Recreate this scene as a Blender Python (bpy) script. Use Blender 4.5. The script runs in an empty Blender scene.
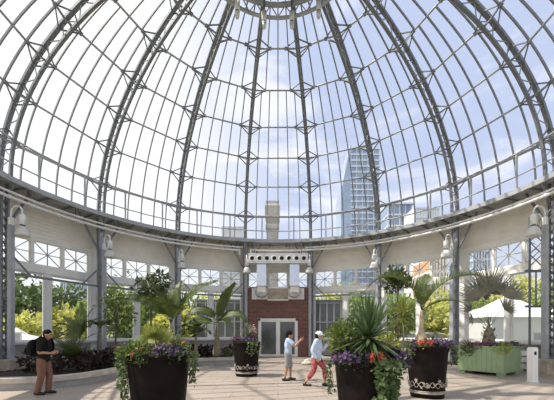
import bpy, math, random
from mathutils import Vector, Matrix, noise
PI = math.pi
S = bpy.context.scene
C = S.collection
R = 10.9            # radius of the column circle
EYE = 1.6
CAMD = 10.55        # camera to dome axis

# ------------------------------------------------------------------ camera, sky, sun, exposure
cam = bpy.data.cameras.new('camera'); cam_o = bpy.data.objects.new('camera', cam); C.objects.link(cam_o)
cam_o.location = (0.0, -CAMD, EYE); cam_o.rotation_euler = (PI/2, 0, 0)
cam.sensor_width = 36.0; cam.lens = 325/554*36; cam.shift_y = (332-200)/554; cam.shift_x = -1.0/554
cam.clip_start = 0.05; cam.clip_end = 1000
S.camera = cam_o
S.view_settings.view_transform = 'Standard'; S.view_settings.look = 'None'
S.view_settings.exposure = 0.0; S.view_settings.gamma = 1.0; S.view_settings.use_curve_mapping = False

W = bpy.data.worlds.new('sky'); S.world = W; W.use_nodes = True
def world_nodes():
    t = W.node_tree; t.nodes.clear()
    N = t.nodes.new; L = t.links.new
    out = N('ShaderNodeOutputWorld'); bg = N('ShaderNodeBackground'); tc = N('ShaderNodeTexCoord')
    sep = N('ShaderNodeSeparateXYZ'); L(tc.outputs['Generated'], sep.inputs[0])
    mp = N('ShaderNodeMapping'); mp.inputs['Scale'].default_value = (1.2, 1.2, 3.4); mp.inputs['Rotation'].default_value = (0.25, 0.35, 0.3)
    L(tc.outputs['Generated'], mp.inputs[0])
    nz = N('ShaderNodeTexNoise'); nz.inputs['Scale'].default_value = 2.2; nz.inputs['Detail'].default_value = 7; nz.inputs['Roughness'].default_value = 0.58
    nz.inputs['Distortion'].default_value = 0.5
    L(mp.outputs[0], nz.inputs['Vector'])
    cl = N('ShaderNodeMapRange'); cl.interpolation_type = 'SMOOTHSTEP'
    cl.inputs['From Min'].default_value = 0.44; cl.inputs['From Max'].default_value = 0.66
    cl.inputs['To Max'].default_value = 0.8
    L(nz.outputs['Fac'], cl.inputs['Value'])
    ov = N('ShaderNodeMapRange'); ov.interpolation_type = 'SMOOTHSTEP'       # overcast bank towards the west
    ov.inputs['From Min'].default_value = 0.10; ov.inputs['From Max'].default_value = -0.36
    L(sep.outputs['X'], ov.inputs['Value'])
    hz = N('ShaderNodeMapRange'); hz.interpolation_type = 'SMOOTHSTEP'
    hz.inputs['From Min'].default_value = 0.45; hz.inputs['From Max'].default_value = 0.0; hz.inputs['To Max'].default_value = 0.5
    L(sep.outputs['Z'], hz.inputs['Value'])
    m1 = N('ShaderNodeMath'); m1.operation = 'MAXIMUM'; L(cl.outputs[0], m1.inputs[0]); L(ov.outputs[0], m1.inputs[1])
    m2 = N('ShaderNodeMath'); m2.operation = 'MAXIMUM'; L(m1.outputs[0], m2.inputs[0]); L(hz.outputs[0], m2.inputs[1])
    mix = N('ShaderNodeMixRGB'); mix.inputs[1].default_value = (0.55, 0.635, 0.86, 1); mix.inputs[2].default_value = (1.04, 1.045, 1.06, 1)
    L(m2.outputs[0], mix.inputs[0]); L(mix.outputs[0], bg.inputs['Color']); bg.inputs['Strength'].default_value = 1.1
    L(bg.outputs[0], out.inputs['Surface'])
world_nodes()
sun = bpy.data.lights.new('sun', 'SUN'); sun.energy = 6.5; sun.angle = 0.012; sun.color = (1.0, 0.93, 0.83)
sun_o = bpy.data.objects.new('sun', sun); C.objects.link(sun_o)
sun_o.rotation_euler = (-Vector((-0.55, -0.08, 0.83))).to_track_quat('-Z', 'Y').to_euler(); sun_o.location = (-20, -3, 30)

# ------------------------------------------------------------------ materials
M = {}
def mat(name, col, rough=0.6, metal=0.0, var=0.0, vscale=6.0, bump=0.0, spec=0.5, transl=0.0, col2=None, detail=4):
    m = bpy.data.materials.new(name); m.use_nodes = True; t = m.node_tree; N = t.nodes.new; L = t.links.new
    b = t.nodes['Principled BSDF']; out = t.nodes['Material Output']
    b.inputs['Roughness'].default_value = rough; b.inputs['Metallic'].default_value = metal
    b.inputs['Specular IOR Level'].default_value = spec
    b.inputs['Base Color'].default_value = (*col, 1)
    if var or bump or col2:
        tc = N('ShaderNodeTexCoord'); nz = N('ShaderNodeTexNoise'); nz.inputs['Scale'].default_value = vscale; nz.inputs['Detail'].default_value = detail
        L(tc.outputs['Object'], nz.inputs['Vector'])
        c2 = col2 or tuple(max(0, c*(1-var)) for c in col)
        c1 = col if col2 else tuple(min(1, c*(1+var)) for c in col)
        rp = N('ShaderNodeValToRGB'); rp.color_ramp.elements[0].position = 0.35; rp.color_ramp.elements[1].position = 0.65
        rp.color_ramp.elements[0].color = (*c2, 1); rp.color_ramp.elements[1].color = (*c1, 1)
        L(nz.outputs['Fac'], rp.inputs[0]); L(rp.outputs[0], b.inputs['Base Color'])
        if bump:
            bp = N('ShaderNodeBump'); bp.inputs['Strength'].default_value = bump; bp.inputs['Distance'].default_value = 0.02
            L(nz.outputs['Fac'], bp.inputs['Height']); L(bp.outputs[0], b.inputs['Normal'])
    if transl:
        tr = N('ShaderNodeBsdfTranslucent'); mx = N('ShaderNodeMixShader'); mx.inputs[0].default_value = transl
        tr.inputs['Color'].default_value = (*[min(1, c*1.5) for c in col], 1)
        L(b.outputs[0], mx.inputs[1]); L(tr.outputs[0], mx.inputs[2]); L(mx.outputs[0], out.inputs['Surface'])
    M[name] = m; return m
def glass(name, tint, refl=1.3):
    m = bpy.data.materials.new(name); m.use_nodes = True; t = m.node_tree; t.nodes.clear(); N = t.nodes.new; L = t.links.new
    out = N('ShaderNodeOutputMaterial'); tr = N('ShaderNodeBsdfTransparent'); tr.inputs[0].default_value = (*tint, 1)
    gl = N('ShaderNodeBsdfGlossy'); gl.inputs['Roughness'].default_value = 0.04; gl.inputs['Color'].default_value = (0.9, 0.9, 0.9, 1)
    fr = N('ShaderNodeFresnel'); fr.inputs['IOR'].default_value = refl
    mx = N('ShaderNodeMixShader'); L(fr.outputs[0], mx.inputs[0]); L(tr.outputs[0], mx.inputs[1]); L(gl.outputs[0], mx.inputs[2]); L(mx.outputs[0], out.inputs['Surface'])
    M[name] = m; return m
mat('bar_steel', (0.235, 0.245, 0.265), 0.5, 0.0, 0.08, 3.0)
mat('steel', (0.185, 0.195, 0.215), 0.45, 0.0, 0.12, 3.0)
mat('steel_light', (0.39, 0.405, 0.43), 0.45, 0.0, 0.08, 3.0)
mat('galvanised', (0.40, 0.40, 0.39), 0.5, 0.1, 0.15, 2.0)
mat('zinc_duct', (0.72, 0.75, 0.80), 0.16, 0.9, 0.05, 2.0)
mat('white_metal', (0.83, 0.83, 0.82), 0.45, 0, 0.03, 3)
mat('cream', (0.86, 0.80, 0.71), 0.6, 0, 0.05, 1.5)
mat('offwhite', (0.88, 0.86, 0.81), 0.5, 0, 0.03, 2)
mat('white_paint', (0.88, 0.87, 0.84), 0.45, 0, 0.03, 2)
mat('knee', (0.42, 0.41, 0.39), 0.7, 0, 0.1, 2)
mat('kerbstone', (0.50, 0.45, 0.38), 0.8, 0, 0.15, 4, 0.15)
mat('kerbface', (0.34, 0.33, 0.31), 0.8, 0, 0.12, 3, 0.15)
mat('stone', (0.45, 0.38, 0.30), 0.85, 0, 0.2, 4, 0.3)
mat('soil', (0.035, 0.024, 0.018), 0.95, 0, 0.4, 20, 0.6)
mat('pot', (0.010, 0.007, 0.006), 0.6, 0, 0.25, 5, 0.05, spec=0.12)
mat('aged_white', (0.34, 0.31, 0.26), 0.7, 0, 0.25, 14)
mat('green_wood', (0.30, 0.40, 0.225), 0.6, 0, 0.08, 3)
mat('bark', (0.17, 0.13, 0.09), 0.9, 0, 0.3, 12, 0.4)
mat('palm_bark', (0.24, 0.20, 0.13), 0.85, 0, 0.3, 10, 0.4)
mat('bottle_bark', (0.46, 0.36, 0.24), 0.8, 0, 0.25, 8, 0.3)
mat('palm_leaf', (0.085, 0.118, 0.03), 0.5, 0, 0.3, 3, transl=0.28)
mat('palm_leaf_pale', (0.22, 0.25, 0.055), 0.5, 0, 0.25, 3, transl=0.3)
mat('silver_leaf', (0.22, 0.215, 0.16), 0.55, 0, 0.25, 3, transl=0.2)
mat('yucca_leaf', (0.085, 0.13, 0.055), 0.4, 0, 0.3, 4, transl=0.2)
mat('grey_leaf', (0.15, 0.16, 0.12), 0.5, 0, 0.3, 4, transl=0.2)
mat('shrub_leaf', (0.13, 0.18, 0.035), 0.5, 0, 0.4, 6, transl=0.28)
mat('dark_leaf', (0.035, 0.06, 0.018), 0.5, 0, 0.4, 5, transl=0.25)
mat('shade_leaf', (0.07, 0.10, 0.032), 0.5, 0, 0.4, 5, transl=0.28)  # dark green of the round indoor tree crowns
mat('ivy_leaf', (0.11, 0.165, 0.05), 0.5, 0, col2=(0.035, 0.065, 0.018), vscale=14, transl=0.2)
mat('ivy_bright', (0.34, 0.40, 0.06), 0.5, 0, 0.3, 14, transl=0.3)
mat('coleus', (0.05, 0.014, 0.013), 0.55, 0, col2=(0.018, 0.022, 0.009), vscale=9, transl=0.2)
mat('petunia', (0.13, 0.065, 0.17), 0.6, 0, 0.35, 10, transl=0.25)
mat('petunia_pink', (0.26, 0.05, 0.19), 0.6, 0, 0.3, 10, transl=0.25)
mat('geranium', (0.55, 0.09, 0.06), 0.6, 0, 0.25, 10, transl=0.25)
mat('pale_bloom', (0.62, 0.48, 0.42), 0.6, 0, 0.2, 10, transl=0.25)
mat('tree_dark', (0.12, 0.17, 0.06), 0.6, 0, 0.4, 0.8, transl=0.3)
mat('tree_mid', (0.26, 0.33, 0.10), 0.6, 0, 0.35, 0.8, transl=0.35)
mat('tree_sunlit', (0.50, 0.50, 0.14), 0.6, 0, 0.3, 0.8, transl=0.4)  # yellow of the sunlight is mixed into the green leaf colour
mat('tent', (0.86, 0.86, 0.85), 0.6, transl=0.2)
mat('tower_glass', (0.30, 0.37, 0.50), 0.2, 0, 0.15, 0.15)
mat('tower_slab', (0.60, 0.64, 0.72), 0.6)
mat('hazed_stone', (0.40, 0.38, 0.36), 0.8, 0, 0.1, 0.6)  # distance haze is put into this stone's base colour
mat('pale_wall', (0.74, 0.72, 0.70), 0.8, 0, 0.05, 0.3)
mat('wing_wall', (0.15, 0.155, 0.165), 0.5, 0, 0.1, 1)
mat('wing_bar', (0.40, 0.41, 0.42), 0.5)
mat('orange_wall', (0.55, 0.33, 0.20), 0.8, 0, 0.1, 1)
mat('lawn', (0.20, 0.21, 0.12), 0.9, 0, 0.3, 1.5, 0.3)
mat('rubber', (0.012, 0.012, 0.012), 0.6)
mat('dark_void', (0.01, 0.01, 0.01), 0.8)
mat('door_glass', (0.12, 0.125, 0.12), 0.1, 0, 0.3, 0.7)
mat('skin_tan', (0.42, 0.23, 0.14), 0.55, 0, 0.06, 20)
mat('skin_light', (0.50, 0.30, 0.19), 0.55, 0, 0.06, 20)
mat('hair_black', (0.010, 0.008, 0.007), 0.8, 0, 0.3, 40, 0.3, spec=0.1)
mat('shirt_blue', (0.46, 0.56, 0.72), 0.8, 0, 0.06, 10)
mat('shirt_pale', (0.56, 0.66, 0.80), 0.8, 0, 0.06, 10)
mat('tee_dark', (0.020, 0.018, 0.015), 0.9, 0, 0.15, 10, spec=0.15)
mat('shorts', (0.28, 0.28, 0.27), 0.85, 0, 0.25, 18)
mat('red_print', (0.33, 0.018, 0.035), 0.8, 0, col2=(0.45, 0.16, 0.16), vscale=16, detail=1)
mat('trousers', (0.20, 0.10, 0.065), 0.85, 0, 0.12, 10)
mat('pack', (0.008, 0.008, 0.009), 0.8, 0, 0.2, 10, spec=0.15)
mat('phone_red', (0.55, 0.03, 0.03), 0.4)
mat('eye', (0.02, 0.015, 0.012), 0.3)
mat('lip', (0.32, 0.11, 0.09), 0.5)
glass('dome_glass', (0.95, 0.955, 0.96), 1.22)
glass('window_glass', (0.93, 0.94, 0.94), 1.28)
def lamp_glass():
    m = mat('milk_glass', (0.82, 0.81, 0.78), 0.25, 0, 0.0, transl=0.35)
lamp_glass()
def brick_mat(name, c1, c2, mortar, scale, bw, rh, ms, rough, bumpd=0.3, wall=True):
    m = bpy.data.materials.new(name); m.use_nodes = True; t = m.node_tree; N = t.nodes.new; L = t.links.new
    b = t.nodes['Principled BSDF']; tc = N('ShaderNodeTexCoord'); mp = N('ShaderNodeMapping')
    if wall: mp.inputs['Rotation'].default_value = (PI/2, 0, 0)
    L(tc.outputs['Object'], mp.inputs[0])
    br = N('ShaderNodeTexBrick'); br.inputs['Scale'].default_value = scale; br.inputs['Brick Width'].default_value = bw; br.inputs['Row Height'].default_value = rh
    br.inputs['Mortar Size'].default_value = ms; br.inputs['Mortar Smooth'].default_value = 0.3
    br.inputs['Color1'].default_value = (*c1, 1); br.inputs['Color2'].default_value = (*c2, 1); br.inputs['Mortar'].default_value = (*mortar, 1)
    L(mp.outputs[0], br.inputs['Vector'])
    nz = N('ShaderNodeTexNoise'); nz.inputs['Scale'].default_value = 1.3; nz.inputs['Detail'].default_value = 6; L(tc.outputs['Object'], nz.inputs['Vector'])
    mr = N('ShaderNodeMapRange'); mr.inputs['To Min'].default_value = 0.82; mr.inputs['To Max'].default_value = 1.15; L(nz.outputs['Fac'], mr.inputs['Value'])
    mx = N('ShaderNodeMixRGB'); mx.blend_type = 'MULTIPLY'; mx.inputs[0].default_value = 1; L(br.outputs['Color'], mx.inputs[1]); L(mr.outputs[0], mx.inputs[2])
    L(mx.outputs[0], b.inputs['Base Color']); b.inputs['Roughness'].default_value = rough
    bp = N('ShaderNodeBump'); bp.inputs['Strength'].default_value = bumpd; bp.inputs['Distance'].default_value = 0.01; bp.invert = True
    L(br.outputs['Fac'], bp.inputs['Height']); L(bp.outputs[0], b.inputs['Normal'])
    M[name] = m
brick_mat('brick', (0.20, 0.062, 0.045), (0.125, 0.038, 0.030), (0.30, 0.23, 0.20), 1.0, 0.26, 0.085, 0.012, 0.85)
brick_mat('paving', (0.385, 0.325, 0.27), (0.355, 0.30, 0.25), (0.24, 0.20, 0.17), 1.0, 1.2, 0.9, 0.010, 0.48, 0.15, wall=False)

# ------------------------------------------------------------------ mesh helpers
class MB:
    def __init__(s): s.v = []; s.f = []; s.sm = []
    def add(s, vs, fs, smooth=False):
        o = len(s.v); s.v += [tuple(v) for v in vs]; s.f += [tuple(i+o for i in f) for f in fs]; s.sm += [smooth]*len(fs)
    def box(s, x0, x1, y0, y1, z0, z1):
        s.add([(x0,y0,z0),(x1,y0,z0),(x1,y1,z0),(x0,y1,z0),(x0,y0,z1),(x1,y0,z1),(x1,y1,z1),(x0,y1,z1)],
              [(0,3,2,1),(4,5,6,7),(0,1,5,4),(1,2,6,5),(2,3,7,6),(3,0,4,7)])
    def beam(s, p, q, w, h=None, up=(0,0,1)):
        p, q = Vector(p), Vector(q); h = h or w; d = (q-p).normalized(); u = Vector(up)
        if abs(d.dot(u)) > 0.98: u = Vector((0,1,0)) if abs(d.y) < 0.9 else Vector((1,0,0))
        a = d.cross(u).normalized()*w/2; b = a.cross(d).normalized()*h/2
        s.add([p-a-b,p+a-b,p+a+b,p-a+b,q-a-b,q+a-b,q+a+b,q-a+b], [(0,1,2,3)[::-1],(4,5,6,7),(0,1,5,4),(1,2,6,5),(2,3,7,6),(3,0,4,7)])
    def strip(s, pts, w, h, ups):       # bar of rectangular section along a curved path
        n = len(pts); vs = []
        for i, p in enumerate(pts):
            p = Vector(p); d = (Vector(pts[min(i+1,n-1)])-Vector(pts[max(i-1,0)])).normalized(); u = Vector(ups[i] if isinstance(ups, list) else ups)
            a = d.cross(u).normalized()*w/2; b = a.cross(d).normalized()*h/2
            vs += [p-a-b, p+a-b, p+a+b, p-a+b]
        fs = [(3,2,1,0), tuple(range(4*n-4, 4*n))]
        for i in range(n-1):
            for k in range(4): fs.append((4*i+k, 4*i+(k+1)%4, 4*i+4+(k+1)%4, 4*i+4+k))
        s.add(vs, fs)
    def tube(s, pts, r, n=8, closed=False, flat=None, smooth=True):
        pts = [Vector(p) for p in pts]; m = len(pts); rr = r if isinstance(r, (list, tuple)) else [r]*m
        vs = []; u = None
        for i, p in enumerate(pts):
            if closed: d = pts[(i+1)%m]-pts[i-1]
            else: d = pts[min(i+1,m-1)]-pts[max(i-1,0)]
            d = d.normalized() if d.length > 1e-9 else Vector((0,0,1))
            if u is None: u = d.orthogonal().normalized()
            u = u - d*u.dot(d); u = u.normalized() if u.length > 1e-6 else d.orthogonal().normalized()
            w = d.cross(u)
            for k in range(n):
                a = 2*PI*k/n; vs.append(p + (u*math.cos(a)+w*math.sin(a))*rr[i])
        fs = []
        for i in range(m if closed else m-1):
            j = (i+1) % m
            for k in range(n): fs.append((i*n+k, i*n+(k+1)%n, j*n+(k+1)%n, j*n+k))
        if not closed: fs += [tuple(range(n))[::-1], tuple(range((m-1)*n, m*n))]
        s.add(vs, fs, smooth)
    def lathe(s, prof, n=32, c=(0,0,0), smooth=True, a0=0.0):
        vs = []; m = len(prof)
        for r, z in prof:
            for k in range(n):
                a = a0+2*PI*k/n; vs.append((c[0]+r*math.sin(a), c[1]+r*math.cos(a), c[2]+z))
        fs = []
        for i in range(m-1):
            for k in range(n): fs.append((i*n+k, i*n+(k+1)%n, (i+1)*n+(k+1)%n, (i+1)*n+k))
        s.add(vs, [f[::-1] for f in fs], smooth)
    def loft(s, secs, n=16, smooth=True):     # (centre, rx, ry) horizontal ellipses, capped
        vs = []
        for c, rx, ry in secs:
            for k in range(n):
                a = 2*PI*k/n; vs.append((c[0]+rx*math.cos(a), c[1]+ry*math.sin(a), c[2]))
        m = len(secs); fs = [tuple(range(n))[::-1], tuple(range((m-1)*n, m*n))]
        for i in range(m-1):
            for k in range(n): fs.append((i*n+k, i*n+(k+1)%n, (i+1)*n+(k+1)%n, (i+1)*n+k))
        s.add(vs, fs, smooth)
    def ball(s, c, rx, ry=None, rz=None, n=12, m=8):
        ry = ry or rx; rz = rz or rx
        s.loft([((c[0], c[1], c[2]-rz*math.cos(PI*i/m)), max(rx*math.sin(PI*i/m), 1e-4), max(ry*math.sin(PI*i/m), 1e-4)) for i in range(m+1)], n)
    def blade(s, p, d, up, L, w, bend=0.2, seg=3, prof=(0.6,1.0,0.75,0.0)):   # a leaf blade curving away from `up`
        p = Vector(p); d = Vector(d).normalized(); up = Vector(up); sd = d.cross(up); sd = sd.normalized() if sd.length > 1e-5 else d.orthogonal().normalized()
        nrm = sd.cross(d); vs = []
        for i in range(seg+1):
            t = i/seg; c = p + d*(L*t) - nrm*(bend*L*t*t); ww = w*0.5*prof[min(int(round(t*(len(prof)-1))), len(prof)-1)]
            if i == seg: vs.append(c)
            else: vs += [c-sd*ww, c+sd*ww]
        fs = [(2*i, 2*i+1, 2*i+3, 2*i+2) for i in range(seg-1)] + [(2*seg-2, 2*seg-1, 2*seg)]
        s.add(vs, fs)
    def leaf(s, p, d, nrm, L, w):             # small pointed leaf folded along its midrib
        p = Vector(p); d = Vector(d).normalized(); sd = d.cross(Vector(nrm)); sd = sd.normalized() if sd.length > 1e-5 else d.orthogonal().normalized()
        n = sd.cross(d); q = p+d*L*0.45 + n*(-0.06*L)
        s.add([p, q+sd*w/2+n*0.1*L, p+d*L, q-sd*w/2+n*0.1*L, q], [(0,1,4),(1,2,4),(2,3,4),(3,0,4)])
    def mesh(s, name, m):
        me = bpy.data.meshes.new(name); me.from_pydata(s.v, [], s.f); me.polygons.foreach_set('use_smooth', s.sm); me.materials.append(M[m]); me.update(); return me
    def build(s, name, m, parent=None, loc=None, rot=None):
        return link(name, s.mesh(name, m), parent, loc, rot)
def link(name, me, parent=None, loc=None, rot=None):
    o = bpy.data.objects.new(name, me); C.objects.link(o)
    if parent: o.parent = parent
    if loc: o.location = loc
    if rot: o.rotation_euler = rot
    return o
def thing(name, label, cat, loc=(0,0,0), rz=0.0, group=None, kind=None):
    o = bpy.data.objects.new(name, None); C.objects.link(o); o.empty_display_size = 0.2; o.location = loc; o.rotation_euler = (0,0,rz)
    return tag(o, label, cat, group, kind)
def tag(o, label=None, cat=None, group=None, kind=None):
    if label: o['label'] = label
    if cat: o['category'] = cat
    if group: o['group'] = group
    if kind: o['kind'] = kind
    return o
def pol(r, az, z=0.0):                        # az in degrees from the entrance, clockwise seen from above
    a = math.radians(az); return Vector((r*math.sin(a), r*math.cos(a), z))
def at(px, py, D):                            # a point D metres ahead of the camera station
    return Vector(((px-278)/325*D, D-CAMD, EYE+(332-py)/325*D))
def rnd_dir(rg):
    z = rg.uniform(-1, 1); a = rg.uniform(0, 2*PI); q = math.sqrt(1-z*z); return Vector((q*math.cos(a), q*math.sin(a), z))

# ------------------------------------------------------------------ floor and ground
mb = MB(); mb.lathe([(0.0,0.0),(11.75,0.0),(11.75,-0.14),(0,-0.14)][::-1], 64, smooth=False)
o = mb.build('floor', 'paving'); tag(o, 'beige paved floor of the round palm house', None, None, 'structure')
mb = MB(); mb.box(-260, 260, -60, 420, -0.5, -0.15)
o = mb.build('ground', 'lawn'); tag(o, 'lawn outside the windows', None, None, 'structure')

# ------------------------------------------------------------------ the dome
Z0, BH = 7.60, 8.07
def prof(t, off=0.0):
    r, z = R*math.cos(t), Z0+BH*math.sin(t)
    n = Vector((math.cos(t)/R, math.sin(t)/BH)).normalized()
    return r+n.x*off, z+n.y*off, n
TTOP = math.acos(3.1/R)
NT = 26
TS = [TTOP*i/NT for i in range(NT+1)]
def P3(t, az, off=0.0):
    r, z, n = prof(t, off); return pol(r, az, z)
def N3(t, az):
    r, z, n = prof(t); return pol(n.x, az, n.y)
OUT, INN = 0.20, -0.32
def t_at(y):                                  # profile parameter where the far bay shows a purlin
    lo, hi = 0.0, TTOP
    for _ in range(40):
        m = (lo+hi)/2; r, z, n = prof(m, OUT)
        if 332-325*(z-EYE)/(CAMD+0.981*r) > y: lo = m
        else: hi = m
    return lo
RINGS = [t_at(y) for y in (217, 187, 158, 127, 90, 48)]
dome = thing('ceiling', 'glazed steel dome of curved ribs and glass over the hall', None, kind='structure')
mo = MB(); mo.strip([P3(t, 0, OUT) for t in TS], 0.17, 0.11, [N3(t, 0) for t in TS])
m_out = mo.mesh('rib', 'steel')
mo = MB(); mo.strip([P3(t, 0, INN) for t in TS], 0.12, 0.09, [N3(t, 0) for t in TS]); m_inn = mo.mesh('inner_chord', 'steel')
mo = MB(); NL = 26
for i in range(NL):
    a, b = TTOP*i/NL, TTOP*(i+1)/NL
    if i % 2: mo.beam(P3(a,0,OUT), P3(b,0,INN), 0.028, 0.028, (1,0,0))
    else: mo.beam(P3(a,0,INN), P3(b,0,OUT), 0.028, 0.028, (1,0,0))
m_lac = mo.mesh('lacing', 'steel_light')
def purlin_pt(t, az, off, d):                 # on the straight purlin, d metres beside the rib at az
    p = P3(t, az, off); q = P3(t, az+22.5 if d > 0 else az-22.5, off); return p+(q-p).normalized()*abs(d)
m_br = []
for t in RINGS:
    mo = MB(); ds = 0.42/((prof(t+0.02)[0]-prof(t)[0])**2+(prof(t+0.02)[1]-prof(t)[1])**2)**0.5*0.02
    for sgn in (-1, 1):
        p = purlin_pt(t, 0, OUT-0.04, 0.6*sgn)
        for dt in (-ds, ds):
            tt = min(max(t+dt, 0.0), TTOP); mo.beam(p, P3(tt, 0, OUT-0.06), 0.042, 0.042)
        mo.beam(p, P3(t, 0, INN), 0.035, 0.035)
        q = purlin_pt(t, 0, OUT-0.04, 0.82*sgn); u = N3(t, 0)
        mo.strip([p+(p-q)*0.2, p+(q-p)*0.2], 0.15, 0.05, [u, u])
    m_br.append(mo.mesh('node_brace', 'steel'))
for k in range(16):
    az = 11.25+22.5*k; rz = -math.radians(az)
    r_ = link('rib', m_out, dome, rot=(0,0,rz))
    link('inner_chord', m_inn, r_); link('lacing', m_lac, r_)
    if abs(((az+180) % 360)-180) < 100:
        for m_ in m_br: link('node_brace', m_, r_)
for i, t in enumerate(RINGS):
    mo = MB()
    for k in range(16):
        a, b = P3(t, 11.25+22.5*k, OUT-0.05), P3(t, 33.75+22.5*k, OUT-0.05)
        mo.tube([a, b], 0.042 if i else 0.065, 6)
    mo.build('purlin', 'steel_light', dome)
    tag(dome.children[-1], None)
T5 = RINGS[4]
def bar_pts(az0, f, ta, tb, n):
    out = []; ups = []
    for i in range(n+1):
        t = ta+(tb-ta)*i/n; a, b = P3(t, az0, OUT), P3(t, az0+22.5, OUT); out.append(a+(b-a)*f); ups.append(N3(t, az0+11.25))
    return out, ups
bars = []
for f in [i/6 for i in range(1,6)]:
    mo = MB(); p, u = bar_pts(-11.25, f, 0.0, T5, 18); mo.strip(p, 0.050, 0.075, u); bars.append(mo.mesh('glazing_bar', 'bar_steel'))
mo = MB()
for f in (0.25, 0.5, 0.75):
    p, u = bar_pts(-11.25, f, T5, TTOP, 10); mo.strip(p, 0.050, 0.075, u)
m_ub = mo.mesh('upper_glazing', 'bar_steel')
mo = MB(); nt = 30
vs = []; fs = []
for i in range(nt+1):
    t = TTOP*i/nt; vs += [P3(t, -11.25, OUT+0.03), P3(t, 11.25, OUT+0.03)]
    if i: fs.append((2*i-2, 2*i-1, 2*i+1, 2*i))
mo.add(vs, fs, True); m_gl = mo.mesh('glass_panel', 'dome_glass')
for k in range(16):
    rz = -math.radians(22.5*k); g = link('glass_panel', m_gl, dome, rot=(0,0,rz))
    for m_ in bars: link('glazing_bar', m_, g)
    link('upper_glazing_bars', m_ub, g)
# crown ring and lantern
cr = MB()
for z, r, q in ((14.79, 3.1, 0.07), (15.36, 3.12, 0.10)):
    cr.tube([pol(r, 360*i/64, z) for i in range(64)], q, 8, closed=True)
crown = cr.build('crown_ring', 'steel_light', dome)
cr = MB()
for k in range(32):
    a, b, c_ = 360*k/32, 360*(k+0.5)/32, 360*(k+1)/32
    cr.beam(pol(3.1, a, 14.82), pol(3.14, b, 15.34), 0.05, 0.03); cr.beam(pol(3.1, c_, 14.82), pol(3.14, b, 15.34), 0.05, 0.03)
cr.build('lattice', 'steel_light', crown)
cr = MB(); cr.lathe([(2.55,15.42),(2.55,15.62),(2.7,15.62),(2.7,15.42),(2.55,15.42)], 48); 
for k in range(16): cr.beam(pol(2.6, 11.25+22.5*k, 15.4), pol(2.6, 11.25+22.5*k, 17.2), 0.1)
for k in range(16): cr.beam(pol(2.6, 11.25+22.5*k, 15.5), pol(3.15, 11.25+22.5*k, 15.38), 0.09)
cr.build('lantern_frame', 'steel', crown)
cr = MB(); cr.lathe([(3.0,17.1),(0.05,18.3),(0.05,18.1),(3.0,16.95)], 32, smooth=False); cr.build('lantern_roof', 'wing_wall', crown)
cr = MB(); cr.lathe([(1.9,15.55),(1.9,15.75),(0.02,15.75),(0.02,15.55),(1.9,15.55)], 32, smooth=False); 
for k in range(8): cr.beam(pol(1.8, 45*k, 15.6), pol(2.6, 45*k, 15.5), 0.08)
cr.build('vent_disc', 'wing_wall', crown)
cr = MB(); cr.lathe([(2.98,15.45),(2.98,16.9),(2.92,16.9),(2.92,15.45),(2.98,15.45)], 48, smooth=False); cr.build('lantern_wall', 'rubber', crown)
# white pendant spotlights on the crown ring
for az, lab in ((-33.75,'white tube pendant at the outer left of the crown ring'), (-11.25,'white tube pendant on the crown ring, second from left'),
                (11.25,'white tube pendant on the crown ring, third from left'), (33.75,'white tube pendant at the outer right of the crown ring')):
    p = pol(2.93, az, 14.82); t = thing('pendant_spotlight', lab, 'light', p, 0, 'spotlights hanging from the crown ring')
    b = MB(); b.tube([(0,0,0.55),(0,0,-0.05)], 0.045, 8); b.build('stem', 'steel', t)
    b = MB(); b.lathe([(0.0,0.0),(0.105,0.0),(0.105,-0.36),(0.09,-0.38),(0.0,-0.38)], 16); b.build('housing', 'white_metal', t)
    b = MB(); b.lathe([(0.0,-0.38),(0.07,-0.38),(0.07,-0.44),(0,-0.44)], 16); b.build('collar', 'rubber', t)
    b = MB(); b.lathe([(0.0,-0.44),(0.10,-0.44),(0.085,-0.62),(0.06,-0.68),(0.0,-0.68)], 16); b.build('lamp_head', 'milk_glass', t)

# ------------------------------------------------------------------ gallery ledge at the dome's foot
RW = 11.66                                    # wall corner radius
led = thing('trim_1', 'grey steel ledge ringing the hall at the foot of the dome', None, kind='structure')
def ring_prof(prf, n=64, a0=0.0):
    b = MB(); b.lathe(prf, n, smooth=False, a0=a0); return b
ring_prof([(10.4,7.42),(11.95,7.42),(11.95,7.58),(10.4,7.58),(10.4,7.42)]).build('soffit', 'galvanised', led)
ring_prof([(10.33,7.36),(10.41,7.36),(10.41,7.56),(10.33,7.56),(10.33,7.36)]).build('fascia', 'steel_light', led)
for k in range(64):
    az = 360*k/64+2.8
    if abs(((az+180) % 360)-180) > 100: continue
    b = MB(); b.beam(pol(10.45, az, 7.39), pol(11.5, az, 7.39), 0.07, 0.09); b.build('joist', 'steel', led)
ra = thing('guard_rail', 'two-bar grey guard rail running round the ledge below the glass', 'railing')
for z, q in ((9.05, 0.035), (8.1, 0.03)):
    b = MB(); b.tube([pol(10.42, 360*i/64, z) for i in range(64)], q, 6, closed=True); b.build('rail', 'steel_light', ra)
for k in range(32):
    az = 11.25*k+5.6
    if abs(((az+180) % 360)-180) > 100: continue
    b = MB(); b.beam(pol(10.42, az, 7.55), pol(10.42, az, 9.06), 0.07, 0.05); b.build('post', 'steel_light', ra)

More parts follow.
